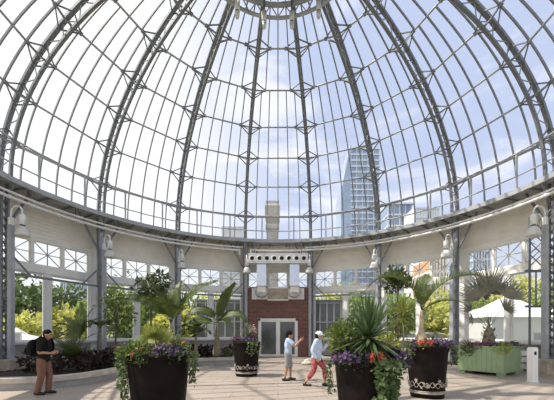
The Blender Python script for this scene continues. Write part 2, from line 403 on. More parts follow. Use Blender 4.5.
# ------------------------------------------------------------------ bays: wall, windows
AP = RW*math.cos(PI/16); HW = RW*math.sin(PI/16)
def bay_meshes():
    d = {}
    b = MB(); nb = 10; z0, z1 = 5.85, 7.44; h = (z1-z0)/nb
    for i in range(nb):
        z = z0+h*i
        b.add([(-HW,-0.03,z),(HW,-0.03,z),(HW,-0.005,z+h),(-HW,-0.005,z+h),(-HW,0.10,z),(HW,0.10,z),(HW,0.10,z+h),(-HW,0.10,z+h)],
              [(0,1,2,3),(0,4,5,1),(3,2,6,7),(5,4,7,6)])
    d['cladding'] = b.mesh('cladding', 'cream')
    b = MB()
    b.box(-HW, HW, -0.05, 0.14, 5.66, 5.86); b.box(-HW, HW, -0.05, 0.14, 4.26, 4.60); b.box(-HW, HW, -0.10, 0.0, 4.24, 4.34); b.box(-HW, HW, -0.09, 0, 5.80, 5.90)
    for x0, x1 in ((-HW,-2.0),(-0.74,-0.62),(0.62,0.74),(2.0,HW)): b.box(x0, x1, -0.05, 0.14, 4.59, 5.67)
    d['frieze_frame'] = b.mesh('frieze_frame', 'offwhite')
    b = MB()
    b.box(-HW, -2.08, -0.08, 0.14, 0, 4.26); b.box(2.08, HW, -0.08, 0.14, 0, 4.26); b.box(-0.12, 0.12, -0.08, 0.14, 1.15, 4.26)
    d['pilaster'] = b.mesh('pilaster', 'white_paint')
    b = MB(); b.box(-HW, HW, -0.22, 0.16, 1.05, 1.19); b.box(-HW, HW, -0.30, -0.2, 1.10, 1.18); d['sill'] = b.mesh('sill', 'white_paint')
    b = MB(); b.box(-HW, HW, -0.06, 0.16, 0, 1.06); d['knee_wall'] = b.mesh('knee_wall', 'knee')
    def small(x0, x1, z0, z1):
        f = MB(); w = 0.04
        f.box(x0, x1, 0.0, 0.09, z0, z0+w); f.box(x0, x1, 0.0, 0.09, z1-w, z1); f.box(x0, x0+w, 0.0, 0.09, z0+w, z1-w); f.box(x1-w, x1, 0.0, 0.09, z0+w, z1-w)
        u = MB(); cx, cz = (x0+x1)/2, (z0+z1)/2
        u.beam((cx,0.04,z0+w),(cx,0.04,z1-w),0.03,0.04); u.beam((x0+w,0.04,cz),(x1-w,0.04,cz),0.03,0.04,(0,1,0))
        u.beam((x0+w,0.04,z0+w),(x1-w,0.04,z1-w),0.03,0.04,(0,1,0)); u.beam((x0+w,0.04,z1-w),(x1-w,0.04,z0+w),0.03,0.04,(0,1,0))
        p = MB(); p.box(x0+w, x1-w, 0.055, 0.063, z0+w, z1-w)
        return f.mesh('frame','offwhite'), u.mesh('muntin','steel_light'), p.mesh('pane','window_glass')
    d['small'] = [small(a, c, 4.60, 5.66) for a, c in ((-2.0,-0.74),(-0.62,0.62),(0.74,2.0))]
    def big(x0, x1):
        z0, z1, w = 1.19, 4.24, 0.07; f = MB()
        f.box(x0, x1, 0.0, 0.09, z0, z0+w); f.box(x0, x1, 0.0, 0.09, z1-w, z1); f.box(x0, x0+w, 0.0, 0.09, z0+w, z1-w); f.box(x1-w, x1, 0.0, 0.09, z0+w, z1-w)
        p = MB(); p.box(x0+w, x1-w, 0.05, 0.058, z0+w, z1-w)
        return f.mesh('frame','white_paint'), p.mesh('pane','window_glass')
    d['big'] = [big(-2.08,-0.12), big(0.12,2.08)]
    return d
BMSH = bay_meshes()
BAY = {-4:'leftmost bay beyond the frame',-3:'bay behind the man with the backpack',-2:'bay behind the fan palm pot',-1:'bay left of the brick entrance',0:'bay above the brick entrance',
       1:'bay right of the brick entrance',2:'bay behind the arching bottle palm',3:'bay behind the green planter box',4:'rightmost bay beyond the frame'}
win_n = 0
for k in range(-4, 5):
    phi = 22.5*k; loc = pol(AP, phi); rz = -math.radians(phi)
    w = thing('wall_left' if k < 0 else 'wall_right' if k else 'wall_entrance', 'cream and white wall of the '+BAY[k], None, loc, rz, kind='structure')
    for key in ('cladding', 'frieze_frame'): link(key, BMSH[key], w)
    if k:
        for key in ('pilaster', 'sill', 'knee_wall'): link(key, BMSH[key], w)
    for pos, (f, u, p) in zip(('left','middle','right'), BMSH['small']):
        win_n += 1; o = thing('window_%d' % win_n, '%s small window with star-shaped bars in the %s' % (pos, BAY[k]), None, loc, rz, kind='structure')
        link('frame', f, o); link('muntin', u, o); link('pane', p, o)
    if k:
        for pos, (f, p) in zip(('left','right'), BMSH['big']):
            win_n += 1; o = thing('window_%d' % win_n, '%s tall window pane in the %s' % (pos, BAY[k]), None, loc, rz, kind='structure')
            link('frame', f, o); link('pane', p, o)

# ------------------------------------------------------------------ steel columns, ties, gooseneck lamps
CL = {-78.75:'in the stone block at far left',-56.25:'between the two leftmost bays',-33.75:'behind the palms left of the entrance',-11.25:'at the brick entrance, left end',
      11.25:'at the brick entrance, right end',33.75:'behind the big yucca',56.25:'beside the green planter',78.75:'beyond the white bollard'}
def column_meshes():
    d = {}; ZT = 7.42
    b = MB()
    for sx in (-1, 1): b.box(sx*0.13-0.03, sx*0.13+0.03, -0.08, 0.08, 0, ZT)
    d['outer_post'] = b.mesh('outer_post', 'steel')
    b = MB(); b.box(-0.11, 0.11, -0.06, -0.045, 0, ZT); d['web_plate'] = b.mesh('web_plate', 'steel_light')
    b = MB(); n = 22
    for i in range(n):
        z, z2 = 0.2+i*(ZT-0.4)/n, 0.2+(i+1)*(ZT-0.4)/n
        b.beam((-0.13,-0.05,z),(0.13,-0.05,z2),0.05,0.02,(0,1,0)); b.beam((0.13,0.05,z),(-0.13,0.05,z2),0.05,0.02,(0,1,0))
    d['lacing'] = b.mesh('lacing', 'steel')
    b = MB(); b.box(-0.085, 0.085, -0.42, -0.25, 0, 5.75); d['inner_post'] = b.mesh('inner_post', 'steel_light')
    b = MB()
    for z in [0.6+0.62*i for i in range(8)]: b.box(-0.05, 0.05, -0.26, -0.06, z, z+0.07)
    d['batten'] = b.mesh('batten', 'steel')
    b = MB(); b.box(-0.22, 0.22, -0.5, 0.16, 0, 0.05); d['base_plate'] = b.mesh('base_plate', 'steel')
    d['bracket'] = []
    for sx in (-1, 1):
        b = MB(); b.beam((sx*0.12,0,5.75),(sx*1.05,-0.02,7.40),0.07,0.09,(0,1,0)); d['bracket'].append(b.mesh('bracket', 'steel'))
    b = MB(); b.beam((0,-0.08,6.7),(0,-0.5,7.40),0.07,0.07,(1,0,0)); d['bracket'].append(b.mesh('bracket', 'steel'))
    # lamp (in the column's frame)
    b = MB(); b.box(-0.07, 0.07, -0.405, -0.265, 5.75, 6.05); d['mounting_box'] = b.mesh('mounting_box', 'white_metal')
    b = MB(); pts = [(0,-0.335,6.03),(0,-0.335,6.22)]+[(0,-0.335-0.27*(1-math.cos(PI*i/10)), 6.22+0.25*math.sin(PI*i/10)) for i in range(1,10)]+[(0,-0.875,6.22),(0,-0.875,6.05)]
    b.tube(pts, 0.034, 8); d['gooseneck'] = b.mesh('gooseneck', 'white_metal')
    b = MB(); b.lathe([(0.0,6.12),(0.10,6.12),(0.12,6.07),(0.12,5.72),(0.0,5.72)], 18, (0,-0.875,0)); d['ballast_housing'] = b.mesh('ballast_housing', 'white_metal')
    b = MB(); b.lathe([(0.0,5.72),(0.082,5.72),(0.082,5.66),(0,5.66)], 18, (0,-0.875,0)); d['collar'] = b.mesh('collar', 'rubber')
    b = MB(); b.lathe([(0.0,5.67),(0.10,5.67),(0.15,5.62),(0.20,5.54),(0.235,5.44),(0.245,5.35),(0.25,5.28),(0.235,5.28),(0.22,5.40),(0.15,5.54),(0.0,5.60)], 22, (0,-0.875,0)); d['shade'] = b.mesh('shade', 'milk_glass')
    b = MB(); b.ball((0,-0.875,5.42), 0.07, 0.07, 0.10); d['bulb'] = b.mesh('bulb', 'milk_glass')
    return d
CM = column_meshes()
for az, lab in CL.items():
    loc = pol(R, az); rz = -math.radians(az)
    t = thing('steel_column', 'grey latticed double steel column '+lab, 'column', loc, rz, 'steel columns carrying the dome')
    op = link('outer_post', CM['outer_post'], t); link('lacing', CM['lacing'], op)
    if abs(az) < 70: link('web_plate', CM['web_plate'], op)
    ip = link('inner_post', CM['inner_post'], t); link('batten', CM['batten'], ip); link('base_plate', CM['base_plate'], t)
    for m_ in CM['bracket']: link('bracket', m_, t)
    l = thing('gooseneck_lamp', 'white gooseneck bell lamp on the column '+lab, 'lamp', loc, rz, 'gooseneck lamps on the columns')
    for key in ('mounting_box','gooseneck','ballast_housing','collar','shade'): link(key, CM[key], l)
    link('bulb', CM['bulb'], [c for c in l.children if c.name.startswith('shade')][0])
hc = R*math.sin(PI/16); ac = R*math.cos(PI/16)
b = MB(); b.beam((-hc+0.19,0,3.92),(hc-0.19,0,3.92),0.10,0.09); m_bar = b.mesh('tie_bar','steel')
m_tb = []
for sx in (-1,1):
    b = MB(); b.beam((sx*(hc-0.22),0,4.72),(sx*(hc-0.95),0,3.95),0.06,0.06,(0,1,0)); m_tb.append(b.mesh('knee_brace','steel'))
for k in (-3,-2,-1,1):
    t = thing('tie_strut', 'grey horizontal steel tie across the '+BAY[k], 'strut', pol(ac, 22.5*k), -math.radians(22.5*k), 'horizontal ties between the columns')
    link('tie_bar', m_bar, t)
    for m_ in m_tb: link('knee_brace', m_, t)

# white pipes under the ledge
def pipe(lab, a0, a1, r, z, q, ends):
    t = thing('water_pipe', lab, 'pipe', (0,0,0), 0, 'white pipes under the ledge')
    n = max(4, int(abs(a1-a0)/2)); b = MB(); b.tube([pol(r, a0+(a1-a0)*i/n, z) for i in range(n+1)], q, 8); b.build('pipe_run', 'white_metal', t)
    for e in ends:
        b = MB(); d = 0.06 if e == a0 else -0.06; b.tube([pol(r, e, z), pol(r, e+d, z-0.3)], q*0.95, 8); b.tube([pol(r, e-0.25, z), pol(r, e+0.25, z)], q*1.35, 8); b.build('elbow', 'white_metal', t)
    k = math.ceil(min(a0,a1)/5.625)
    while k*5.625 < max(a0,a1):
        a = k*5.625; k += 1
        if abs(a) < 85:
            b = MB(); b.tube([pol(r, a-0.2, z), pol(r, a+0.2, z)], q*1.3, 8); b.build('coupling', 'white_metal', t)
    k = math.ceil(min(a0,a1)/11.25)
    while k*11.25 < max(a0,a1):
        a = k*11.25+4; b = MB(); b.beam(pol(r, a, z), pol(r, a, 7.43), 0.02); b.build('hanger', 'steel', t); k += 1
pipe('upper white pipe under the ledge left of the entrance', -112, -12.5, 10.62, 7.06, 0.05, ())
pipe('lower thicker white pipe under the ledge left of the entrance', -112, -13.4, 10.66, 6.87, 0.065, (-13.4,))
pipe('upper white pipe under the ledge right of the entrance', 9.6, 112, 10.62, 7.06, 0.05, ())
pipe('lower thicker white pipe under the ledge right of the entrance', -9.6, 112, 10.60, 6.90, 0.065, (-9.6,))

# ------------------------------------------------------------------ brick entrance with door and air ducts
YB = 10.42
ent = thing('wall_brick', 'red brick entrance wall around the double door', None, kind='structure')
b = MB(); b.box(-2.02, -1.27, YB, AP+0.1, 0, 4.45); b.box(1.27, 2.02, YB, AP+0.1, 0, 4.45); b.box(-1.27, 1.27, YB, AP+0.1, 2.46, 4.45); b.build('brickwork', 'brick', ent)
b = MB(); b.box(-2.06, 2.06, YB, AP+0.02, 4.45, 4.52); b.build('coping', 'stone', ent)
d1 = thing('door_1', 'white framed double door with dark glass in the brick wall', None, kind='structure')
b = MB(); b.box(-1.27,-1.14,YB-0.03,YB+0.12,0,2.46); b.box(1.14,1.27,YB-0.03,YB+0.12,0,2.46); b.box(-1.27,1.27,YB-0.03,YB+0.12,2.33,2.47); b.box(-0.07,0.07,YB-0.02,YB+0.12,0,2.34); b.build('door_frame','white_paint',d1)
for sx in (-1,1):
    b = MB(); x0, x1 = (0.07,1.14) if sx > 0 else (-1.14,-0.07)
    b.box(x0,x0+0.06,YB+0.02,YB+0.08,0.0,2.33); b.box(x1-0.06,x1,YB+0.02,YB+0.08,0,2.33); b.box(x0+0.06,x1-0.06,YB+0.02,YB+0.08,0,0.16); b.box(x0+0.06,x1-0.06,YB+0.02,YB+0.08,2.25,2.33)
    lf = b.build('door_leaf','offwhite',d1)
    b = MB(); b.box(x0+0.06,x1-0.06,YB+0.045,YB+0.06,0.16,2.25); b.build('pane','door_glass',lf)
    b = MB(); hx = 0.13*sx; b.tube([(hx,YB-0.05,0.95),(hx,YB-0.05,1.3)],0.015,8); b.beam((hx,YB-0.05,0.97),(hx,YB+0.03,0.97),0.02); b.beam((hx,YB-0.05,1.28),(hx,YB+0.03,1.28),0.02); b.build('handle','steel_light',lf)
b = MB(); b.box(-1.3,1.3,YB-0.25,YB+0.1,0.0,0.04); b.build('threshold','stone',d1)
wb = thing('trim_2', 'white boarding above the brick entrance with a beige middle panel', None, kind='structure')
b = MB(); b.box(-1.68,-0.64,YB-0.08,YB,3.70,4.42); b.box(0.64,1.68,YB-0.08,YB,3.70,4.42); b.build('board','white_paint',wb)
b = MB(); b.box(-0.64,0.64,YB-0.10,YB,3.66,4.45); b.build('panel','stone',wb)
b = MB(); b.box(-0.66,0.66,YB-0.13,YB,4.40,4.50); b.box(-0.66,0.66,YB-0.13,YB,3.62,3.70); b.build('rail','white_paint',wb)
du = thing('air_duct', 'white horizontal air duct with eight round nozzles above the entrance', 'duct')
DY = 9.72
b = MB(); b.box(-1.85,1.85,DY,DY+0.6,5.93,6.47); b.box(-1.88,1.88,DY-0.02,DY+0.62,6.45,6.51); b.box(-1.88,1.88,DY-0.02,DY+0.62,5.90,5.95); b.build('casing','white_metal',du)
for i in range(8):
    x = -1.61+i*0.46; b = MB()
    vs = []; n = 20
    prf = [(0.165,DY),(0.165,DY-0.05),(0.13,DY-0.05),(0.125,DY-0.005)]
    for r_, y in prf:
        for q in range(n): vs.append((x+r_*math.cos(2*PI*q/n), y, 6.20+r_*math.sin(2*PI*q/n)))
    b.add(vs, [(a*n+q, a*n+(q+1)%n, (a+1)*n+(q+1)%n, (a+1)*n+q) for a in range(3) for q in range(n)], True)
    nz_ = b.build('nozzle','white_metal',du)
    b = MB(); b.add([(x+0.125*math.cos(2*PI*q/n), DY-0.012, 6.20+0.125*math.sin(2*PI*q/n)) for q in range(n)], [tuple(range(n))]); b.build('throat','dark_void',nz_)  # flat black disc painted for the shade inside the nozzle
for sx in (-1,1):
    b = MB(); b.beam((sx*1.5,DY+0.3,6.50),(sx*1.5,DY+0.3,7.42),0.05); b.build('hanger','steel',du)
for sx, lab in ((-1,'shiny metal duct hanging from the left part of the nozzle duct'),(1,'shiny metal duct hanging from the right part of the nozzle duct')):
    x = sx*1.03+0.0
    t = thing('drop_duct', lab, 'duct', (x, DY+0.28, 0), 0, 'metal drop ducts over the entrance')
    b = MB(); b.box(-0.30,0.30,-0.27,0.27,4.48,5.90); b.build('duct_shaft','zinc_duct',t)
    b = MB(); b.box(-0.33,0.33,-0.29,0.29,5.82,5.895); b.build('flange','galvanised',t); b = MB(); b.box(-0.33,0.33,-0.29,0.29,4.44,4.50); b.build('flange','galvanised',t)
    b = MB(); b.box(-0.27,0.27,-0.26,0.26,4.10,4.45); b.build('sleeve','cream',t)
    b = MB(); vs = []
    for i in range(13):
        a = PI*i/12; vs += [(-0.37*math.cos(a),-0.32,4.10-0.30*math.sin(a)),(-0.37*math.cos(a),0.28,4.10-0.30*math.sin(a))]
    fs = [(2*i,2*i+1,2*i+3,2*i+2) for i in range(12)]+[tuple(range(0,26,2)),tuple(range(1,26,2))[::-1],(0,1,25,24)]
    b.add(vs, fs); b.box(-0.42,-0.37,-0.32,0.28,4.02,4.24); b.box(0.37,0.42,-0.32,0.28,4.02,4.24); b.build('rounded_boot','galvanised',t)

# ------------------------------------------------------------------ planting beds with kerbs
def smooth_path(pts, n=8):
    out = []
    for i in range(len(pts)-1):
        p0, p1, p2, p3 = [Vector(pts[max(0, min(len(pts)-1, j))]) for j in (i-1, i, i+1, i+2)]
        for k in range(n):
            t = k/n; out.append(0.5*((2*p1)+(p2-p0)*t+(2*p0-5*p1+4*p2-p3)*t*t+(3*p1-p0-3*p2+p3)*t**3))
    out.append(Vector(pts[-1])); return out
def in_wall(a, r): return r
def bed(label, edge, back):
    t = thing('planting_bed', label, 'planting bed')
    path = smooth_path([(x, y, 0) for x, y in edge], 8)
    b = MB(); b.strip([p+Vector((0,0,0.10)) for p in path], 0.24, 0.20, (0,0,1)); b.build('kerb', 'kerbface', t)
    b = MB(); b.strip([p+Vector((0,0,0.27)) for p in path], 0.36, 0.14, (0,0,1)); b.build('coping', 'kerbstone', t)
    b = MB(); n = len(path); vs = []; 
    for i, p in enumerate(path):
        q = back[0]+(back[1]-back[0])*i/(n-1); c = pol(10.3, q)
        for k in range(5):
            f = k/4; v = Vector((p.x, p.y, 0)).lerp(Vector((c.x, c.y, 0)), f); vs.append((v.x, v.y, 0.16+0.06*math.sin(PI*f)+0.02*math.sin(i*3+k*2)))
    fs = [(i*5+k, i*5+k+1, i*5+k+6, i*5+k+5) for i in range(n-1) for k in range(4)]
    o = len(vs); 
    vs += [(v[0], v[1], 0.0) for v in vs[4::5]]
    fs += [(i*5+4, (i+1)*5+4, o+i+1, o+i) for i in range(n-1)]
    b.add(vs, fs, True); s_ = b.build('soil', 'soil', t); s_['kind'] = 'stuff'
    return t
bed('long curved planting bed with pale stone kerb at the windows left of the entrance',
    [(-9.3,-1.75),(-8.4,-1.72),(-7.53,-1.62),(-6.6,-1.35),(-6.05,-0.7),(-5.80,0.15),(-5.62,1.3),(-5.15,2.8),(-4.55,4.2),(-3.79,5.1),(-2.9,5.5),(-2.3,5.9),(-2.2,6.6),(-2.25,8.2),(-2.3,9.6)], (-96, -13))
bed('curved planting bed with stone kerb right of the brick entrance',
    [(2.3,9.6),(2.25,8.2),(2.2,6.6),(2.4,5.9),(3.1,5.6),(4.0,5.3),(4.9,4.9),(5.7,4.9),(6.3,5.6),(6.9,6.6),(7.2,7.0)], (13, 45))
for az, lab in ((-78.75, 'square brown stone block round the column foot at far left'), (78.75, 'square beige stone block round the column foot beyond the white bollard')):
    p = pol(10.57, az); b = MB(); s_ = 0.37
    prf = [(s_*1.41,0.0),(s_*1.41,0.50),(s_*1.36,0.55),(0.15,0.55),(0.15,0.0)]
    b.lathe(prf, 4, smooth=False, a0=PI/4); o = b.build('stone_block', 'stone', None, (p.x, p.y, 0.0), (0,0,-math.radians(az))); tag(o, lab, 'stone block')

# ------------------------------------------------------------------ plant builders
def frond_mesh(name, base, az, el, L, droop, nl=26, ll=0.5, lw=0.045, vee=0.5, seed=0, m='palm_leaf', start=0.16, power=1.4, lean=0.0, r0=0.016, ldroop=0.25, roll=0.0):
    rg = random.Random(seed); b = MB(); n = 16; pts = [Vector(base)]; dirs = []
    a = math.radians(az)
    for i in range(n):
        s = i/n; e = math.radians(el-droop*(s**power)); aa = a+lean*s
        d = Vector((math.sin(aa)*math.cos(e), math.cos(aa)*math.cos(e), math.sin(e))); dirs.append(d); pts.append(pts[-1]+d*(L/n))
    dirs.append(dirs[-1])
    b.tube(pts, [r0*(1-0.75*i/n) for i in range(n+1)], 5)
    for i in range(nl):
        s = start+(0.99-start)*i/(nl-1); f = s*n; k = min(int(f), n-1); p = pts[k].lerp(pts[k+1], f-k); T = dirs[k]
        side = T.cross(Vector((0,0,1))); side = side.normalized() if side.length > 0.05 else Vector((math.cos(a), -math.sin(a), 0))
        up = side.cross(T).normalized()
        side, up = side*math.cos(roll)+up*math.sin(roll), up*math.cos(roll)-side*math.sin(roll)
        q = (s-start)/(1-start); l = ll*(0.55+0.45*math.sin(PI*min(1, q*1.1+0.12)))*(1-0.45*q**3)
        for sg in (-1, 1):
            d = side*sg*math.cos(vee)+up*math.sin(vee)*rg.uniform(0.75, 1.2)+T*(0.55+0.5*q)
            b.blade(p, d, up, l*rg.uniform(0.9, 1.08), lw, ldroop, 3, (0.7,1.0,0.8,0))
    return b.mesh(name, m)
def fan_leaf(b, base, d, pet, rad, nseg=18, spread=230, w=None, up=(0,0,1), cup=0.12, rg=random):
    d = Vector(d).normalized(); base = Vector(base); hub = base+d*pet; up = Vector((rg.uniform(-0.5,0.5), -1.0, rg.uniform(0.1,0.8)))
    sd = d.cross(Vector(up)); sd = sd.normalized() if sd.length > 0.05 else Vector((1,0,0)); nr = sd.cross(d).normalized()
    b.tube([base, base+d*pet*0.5+Vector((0,0,0.01)), hub], [0.012, 0.009, 0.008], 5)
    w = w or rad*math.radians(spread)/nseg*0.62
    for i in range(nseg):
        th = math.radians(-spread/2+spread*(i+0.5)/nseg); dd = d*math.cos(th)+sd*math.sin(th)+nr*cup
        b.blade(hub, dd, nr if i % 2 else nr+sd*0.4, rad*(0.82+0.18*math.cos(th))*rg.uniform(0.92, 1.05), w, rg.uniform(0.0, 0.25), 4, (0.3,0.9,0.9,0.5,0))
def sword_rosette(name, c, n, L, w, m, seed, emin=-15, emax=85, bend=0.12, parent=None, power=0.85):
    rg = random.Random(seed); b = MB()
    for i in range(n):
        a = 2.39996*i+rg.uniform(-0.2, 0.2); e = math.radians(emin+(emax-emin)*((i+0.5)/n)**power+rg.uniform(-5, 5))
        d = Vector((math.cos(a)*math.cos(e), math.sin(a)*math.cos(e), math.sin(e)))
        b.blade(Vector(c)+d*0.03, d, (0,0,1), L*rg.uniform(0.85, 1.08), w, bend*rg.uniform(0.3, 1.6)*math.cos(e), 4, (0.7,1.0,0.95,0.6,0))
    return b.build(name, m, parent)
def foliage(b, c, rx, ry, rz, n, size, rg, fill=0.55, zmin=None, aspect=0.55):
    for _ in range(n):
        d = rnd_dir(rg); k = rg.uniform(fill, 1.0)
        p = Vector((c[0]+d.x*rx*k, c[1]+d.y*ry*k, c[2]+d.z*rz*k))
        if zmin is not None and p.z < zmin: continue
        dd = (d+rnd_dir(rg)*0.9).normalized(); nn = (d+Vector((0,0,0.8))+rnd_dir(rg)*0.6)
        L = size*rg.uniform(0.7, 1.3); b.leaf(p, dd, nn, L, L*aspect)
def bloom(b, p, nrm, r, rg):
    n = Vector(nrm).normalized(); u = n.orthogonal().normalized(); w = n.cross(u); a0 = rg.uniform(0, 6.28); vs = [Vector(p)-n*r*0.35]
    for k in range(10):
        a = a0+2*PI*k/10; q = r*(1.0 if k % 2 == 0 else 0.72); vs.append(Vector(p)+(u*math.cos(a)+w*math.sin(a))*q)
    b.add(vs, [(0, 1+k, 1+(k+1) % 10) for k in range(10)])
def flower_clump(name, label, loc, rx, ry, rz, nf, fr, nl, fm, seed, lm='dark_leaf', leafs=0.06, group=None, cat='flowers', droop=0.0):
    rg = random.Random(seed); t = thing(name, label, cat, loc, 0, group)
    b = MB(); foliage(b, (0,0,0.0), rx*1.08, ry*1.08, rz*1.0, int(nl*1.25), leafs, rg, 0.3); b.build('foliage', lm, t)
    b = MB()
    for _ in range(int(nf*0.75)):
        d = rnd_dir(rg)
        if d.z < -0.35+droop*-0.5: d.z = abs(d.z)
        k = rg.uniform(0.72, 1.16); bloom(b, (d.x*rx*k, d.y*ry*k, 0.02+d.z*rz*k), d+rnd_dir(rg)*0.5, fr*rg.uniform(0.75, 1.15), rg)
    b.build('blossoms', fm, t)
    return t
def pot_r(z): return 0.39+0.10*min(max(z, 0), 1.25)/1.25
def ivy(label, potloc, a0, a1, nv, z0, z1, seed, size=0.075, m='ivy_leaf', rfun=pot_r, spread=0.03):
    rg = random.Random(seed); t = thing('trailing_ivy', label, 'ivy', potloc, 0)
    bs, bl = MB(), MB()
    for v in range(nv):
        a = math.radians(a0+(a1-a0)*(v+rg.uniform(0.2, 0.8))/nv); zz = rg.uniform(z1, z1+0.45*(z0-z1)); pts = []
        for k in range(3): pts.append(Vector((math.sin(a)*(rfun(1.25)-0.16+0.09*k), math.cos(a)*(rfun(1.25)-0.16+0.09*k), 1.25+0.04*k-0.02*k*k)))
        z = z0; 
        while z > zz:
            a += rg.uniform(-0.07, 0.07); r = rfun(z)+0.05+rg.uniform(0, spread)+spread*0.6; pts.append(Vector((math.sin(a)*r, math.cos(a)*r, z))); z -= 0.06
        bs.tube(pts, 0.005, 4)
        for p in pts:
            for _ in range(3):
                o = Vector((p.x, p.y, 0)).normalized(); d = (Vector((0,0,-0.6))+rnd_dir(rg)*0.9+o*0.3); L = size*rg.uniform(0.6, 1.25)
                bl.leaf(p+o*rg.uniform(0.005, 0.05)+rnd_dir(rg)*0.03, d, o+rnd_dir(rg)*0.5, L, L*0.95)
    bs.build('stem', 'bark', t); bl.build('leaves', m, t); return t
def pot(label, loc, band=False, scale=1.0):
    t = thing('planter_pot', label, 'plant pot', loc)
    b = MB(); b.lathe([(0.0,0.03),(0.36,0.0),(0.385,0.0),(0.39,0.05)]+[(pot_r(1.2*i/8), 0.05+1.13*i/8) for i in range(1,9)]+[(0.505,1.19),(0.51,1.25),(0.465,1.25),(0.44,1.10),(0.0,1.10)], 48); b.build('tub', 'pot', t)
    b = MB(); b.lathe([(0.0,1.17),(0.30,1.18),(0.455,1.15)][::-1], 32); so = b.build('soil', 'soil', t); so['kind'] = 'stuff'
    if band:
        b = MB()
        for z, q in ((0.13, 0.022), (0.17, 0.012)): b.tube([((pot_r(z)+0.012)*math.sin(2*PI*i/48), (pot_r(z)+0.012)*math.cos(2*PI*i/48), z) for i in range(48)], q, 6, closed=True)
        bd = b.build('ornament_band', 'aged_white', t)
        b = MB(); rg = random.Random(4); n = 96; pts = []
        for i in range(n):
            a = 2*PI*i/n; z = 0.33+0.05*math.sin(a*11); r = pot_r(z)+0.02; pts.append(Vector((r*math.sin(a), r*math.cos(a), z)))
        b.tube(pts, 0.009, 6, closed=True)
        b.tube([(q.x, q.y, 0.66-q.z-0.02*math.sin(7*k)) for k, q in enumerate(pts)], 0.008, 6, closed=True)
        for i in range(n):
            p = pts[i]; o = Vector((p.x, p.y, 0)).normalized(); tg = o.cross(Vector((0,0,1)))
            if i % 4 == 0: b.leaf(p+o*0.012, tg*rg.choice((-1,1))+Vector((0,0,rg.choice((-0.8,0.9)))), o, 0.085, 0.05)
            if i % 9 == 0:
                c = p+o*0.02+Vector((0,0,0.06*(1 if (i//9) % 2 else -1)))
                for k in range(5):
                    aa = 2*PI*k/5; b.leaf(c, tg*math.cos(aa)+Vector((0,0,1))*math.sin(aa), o, 0.055, 0.04)
        b.build('ornament_vine', 'aged_white', bd)
    return t

# ------------------------------------------------------------------ pots and what grows in them
PA, PC, PF, PG = at(159,0,5.35), at(246.5,0,11.9), at(366,0,5.15), at(427,0,8.1)
for p in (PA, PC, PF, PG): p.z = 0
pot('large dark brown round pot holding the yellow fan palm and trailing ivy', PA)
pot('dark round pot with pale ornamental band standing left of the brick entrance door', PC, True)
pot('large dark brown round pot holding the big yucca', PF).scale = (1, 1, 0.92); PF.z = -0.10
pot('dark round pot with white vine ornament holding the arching bottle palm', PG, True)

def potted(p, dx, dy, z): return (p.x+dx, p.y+dy, p.z+z)
# pot with fan palm
rg = random.Random(11)
t = thing('fan_palm', 'small yellow-green fan palm in the pot with trailing ivy at left', 'palm', potted(PA,-0.04,0.02,1.15))
b = MB(); b.tube([(0,0,0),(0,0,0.12),(0.01,0,0.24)], [0.05,0.045,0.03], 8); b.build('trunk','palm_bark',t)
for i in range(9):
    a = 2.4*i; e = math.radians((8, 30, 52, 72)[i % 4]); d = Vector((math.cos(a)*math.cos(e), math.sin(a)*math.cos(e), math.sin(e)))
    b = MB(); fan_leaf(b, (0,0,0.2), d, 0.12+0.05*(i % 3), 0.27, 16, 190, None, (0,0,1), 0.1, rg); b.build('fan_leaf', 'palm_leaf_pale', t)
flower_clump('petunia', 'purple petunias spilling over the front right of the fan palm pot', potted(PA,0.26,-0.30,1.25), 0.27,0.20,0.13, 120, 0.030, 260, 'petunia', 21)
flower_clump('petunia', 'purple petunias at the back of the fan palm pot', potted(PA,0.20,0.18,1.30), 0.26,0.2,0.17, 70, 0.030, 260, 'petunia', 22)
flower_clump('begonia', 'small red and salmon flowers at the front of the fan palm pot', potted(PA,-0.10,-0.44,1.21), 0.15,0.10,0.15, 18, 0.028, 150, 'geranium', 23, 'ivy_leaf')
flower_clump('leafy_plant', 'dense green foliage at the left rim of the fan palm pot', potted(PA,-0.30,-0.16,1.27), 0.25,0.26,0.18, 6, 0.02, 520, 'pale_bloom', 24, 'shrub_leaf', 0.075, cat='plant')
flower_clump('begonia', 'pink and red flowers at the right rim of the fan palm pot', potted(PA,0.36,-0.02,1.33), 0.16,0.16,0.15, 9, 0.026, 180, 'geranium', 25, 'shrub_leaf')
ivy('variegated ivy hanging down the left side of the fan palm pot', PA, 225, 285, 9, 1.24, 0.35, 31, 0.068)
ivy('ivy hanging down the right side of the fan palm pot', PA, 78, 118, 4, 1.24, 0.72, 32, 0.065)
# pot by the entrance
t = thing('dracaena', 'grey-green spiky dracaena in the pot left of the entrance door', 'plant', potted(PC,0.05,0.05,1.15))
b = MB(); b.tube([(0,0,0),(0.01,0,0.16),(0,0,0.30)], [0.05,0.045,0.04], 8); b.build('stem','bark',t)
sword_rosette('leaves', (0,0,0.28), 90, 0.52, 0.035, 'grey_leaf', 41, -25, 82, 0.2, t)
flower_clump('petunia', 'purple petunias in the pot left of the entrance door', potted(PC,0.02,-0.24,1.27), 0.42,0.25,0.15, 150, 0.034, 300, 'petunia', 42)
flower_clump('petunia', 'bright pink petunias at the left rim of the entrance pot', potted(PC,-0.38,-0.12,1.33), 0.18,0.16,0.13, 50, 0.032, 90, 'petunia_pink', 43)
flower_clump('caladium', 'pale pink leafed plant rising at the right of the entrance pot', potted(PC,0.26,0.20,1.55), 0.12,0.12,0.28, 40, 0.045, 60, 'pale_bloom', 44, cat='plant')
ivy('short ivy hanging at the right front of the entrance pot', PC, 125, 175, 6, 1.22, 0.75, 45)
